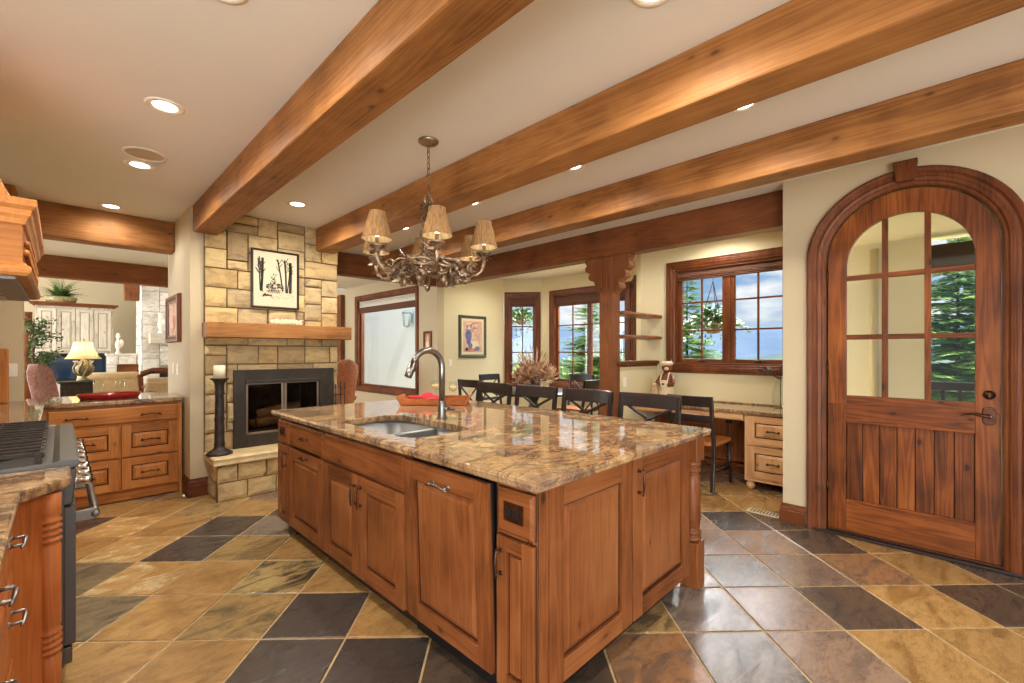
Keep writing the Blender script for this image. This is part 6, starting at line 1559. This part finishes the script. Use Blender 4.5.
# hanging baskets under the eaves
def hanging_basket(px, dep, z, label, seed, s=1.0):
    x, y = at_px(px, dep); t = thing('hanging_basket', label, 'hanging basket', (x, y, z)); rd = random.Random(seed); g = G(); g.lathe([(0, -.16 * s), (.08 * s, -.15 * s), (.15 * s, -.07 * s), (.18 * s, 0), (.17 * s, 0), (0, -.03 * s)], (x, y, z), 'bark.z', 16); g.build('pot', t)
    g = G()
    for k in range(3): a = k * 2.1; g.tube([(x + .17 * s * math.cos(a), y + .17 * s * math.sin(a), z), (x, y, z + .62), (x, y, z + 1.4)], .006, 'iron', 5)
    g.build('hanger', t); g = G()
    for k in range(520):
        a = rd.uniform(0, 6.28); r = abs(rd.gauss(0, .19)) * s; zz = z + .13 * s - r * .5 + rd.gauss(0, .06) * s; g.leaf((x + r * math.cos(a), y + r * math.sin(a), zz), (math.cos(a), math.sin(a), rd.uniform(-.9, .5)), .085 * s, .028 * s, 'basket')
    for k in range(9):
        a = rd.uniform(0, 6.28); r = .24 * s
        for q in range(7): g.leaf((x + r * math.cos(a) + rd.gauss(0, .02), y + r * math.sin(a) + rd.gauss(0, .02), z - .03 - .045 * q * rd.uniform(.8, 1.2)), (math.cos(a), math.sin(a), -.9), .07 * s, .022 * s, 'basket')
    g.build('foliage', t)
hanging_basket(713, 6.6, 1.80, 'hanging basket of dark foliage outside the desk window', 5, 1.0)
hanging_basket(521, 9.6, 2.12, 'hanging basket of dark foliage outside the narrow bay window', 6, 1.0)
# white outer wall with lantern seen from the den
g = G(); g.box(7.2, 8.3, -.4, 7.4, 17, 5, 'stucco', .5); g.build('wall_outside', **S)
ly, lz = 11.12, 2.10
t = thing('wall_lantern', 'small grey lantern on the white wall outside the den window', 'lantern', (7.1, ly, lz)); LZ = lambda v: lz + v * 1.15
g = G(); g.box(7.17, ly - .07, LZ(.10), 7.2, ly + .07, LZ(.34), 'verdigris'); g.tube([(7.18, ly, LZ(.30)), (7.06, ly, LZ(.37)), (6.98, ly, LZ(.33))], .016, 'verdigris', 7); g.build('bracket', t, .004)
g = G(); g.lathe([(.17, .39), (.14, .42), (.04, .48), (0, .485)], (6.98, ly, lz), 'verdigris', 4); g.lathe([(0, -.03), (.085, 0), (.105, .03), (0, .03)], (6.98, ly, lz), 'verdigris', 4)
for k in range(4): a = k * PI / 2; g.tube([(6.98 + .10 * math.cos(a), ly + .10 * math.sin(a), lz + .03), (6.98 + .155 * math.cos(a), ly + .155 * math.sin(a), lz + .39)], .011, 'verdigris', 5)
g.build('cage', t); g = G(); g.lathe([(.093, .03), (.146, .39)], (6.98, ly, lz), 'glass', 4, cap=False); g.build('panes', t)
# porch outside the arched door
g = G(); g.box(6.6, .19, -.06, 6.75, 1.5, 2.75, 'porch', .5); g.build('porch_wall', **S)
g = G(); g.box(4.5, -3.2, 2.62, 6.9, .80, 2.74, 'porch', .5); g.build('ceiling_porch', **S)
g = G(); g.box(4.42, -3.2, -.3, 6.9, .80, -.065, 'porch', .5); g.build('floor_porch', **S)
g = G(); g.box(6.58, -3.2, 2.26, 6.74, .16, 2.52, 'dark.y'); g.build('porch_beam', bevel=.01, label='dark porch beam crossing above the conifer outside the door', cat='beam', kind='structure')
t = thing('porch_railing', 'dark porch railing beyond the lowest right door pane', 'railing', (6.66, -.9, -.06)); g = G(); g.box(6.62, -3.0, .96, 6.70, .185, 1.05, 'dark.y'); g.build('top_rail', t, .006); g = G(); g.box(6.63, -3.0, .08, 6.69, .185, .14, 'dark.y'); g.build('bottom_rail', t, .006)
for k in range(24): g = G(); g.box(6.645, -2.95 + .13 * k, .14, 6.675, -2.92 + .13 * k, .96, 'dark.z'); g.build('baluster', t)
g = G(); g.tube([(6.55, .62, -.06), (6.55, .62, 2.55)], .04, 'vent', 10); g.build('downspout', label='pale downspout on the porch wall outside the arched door', cat='downspout')
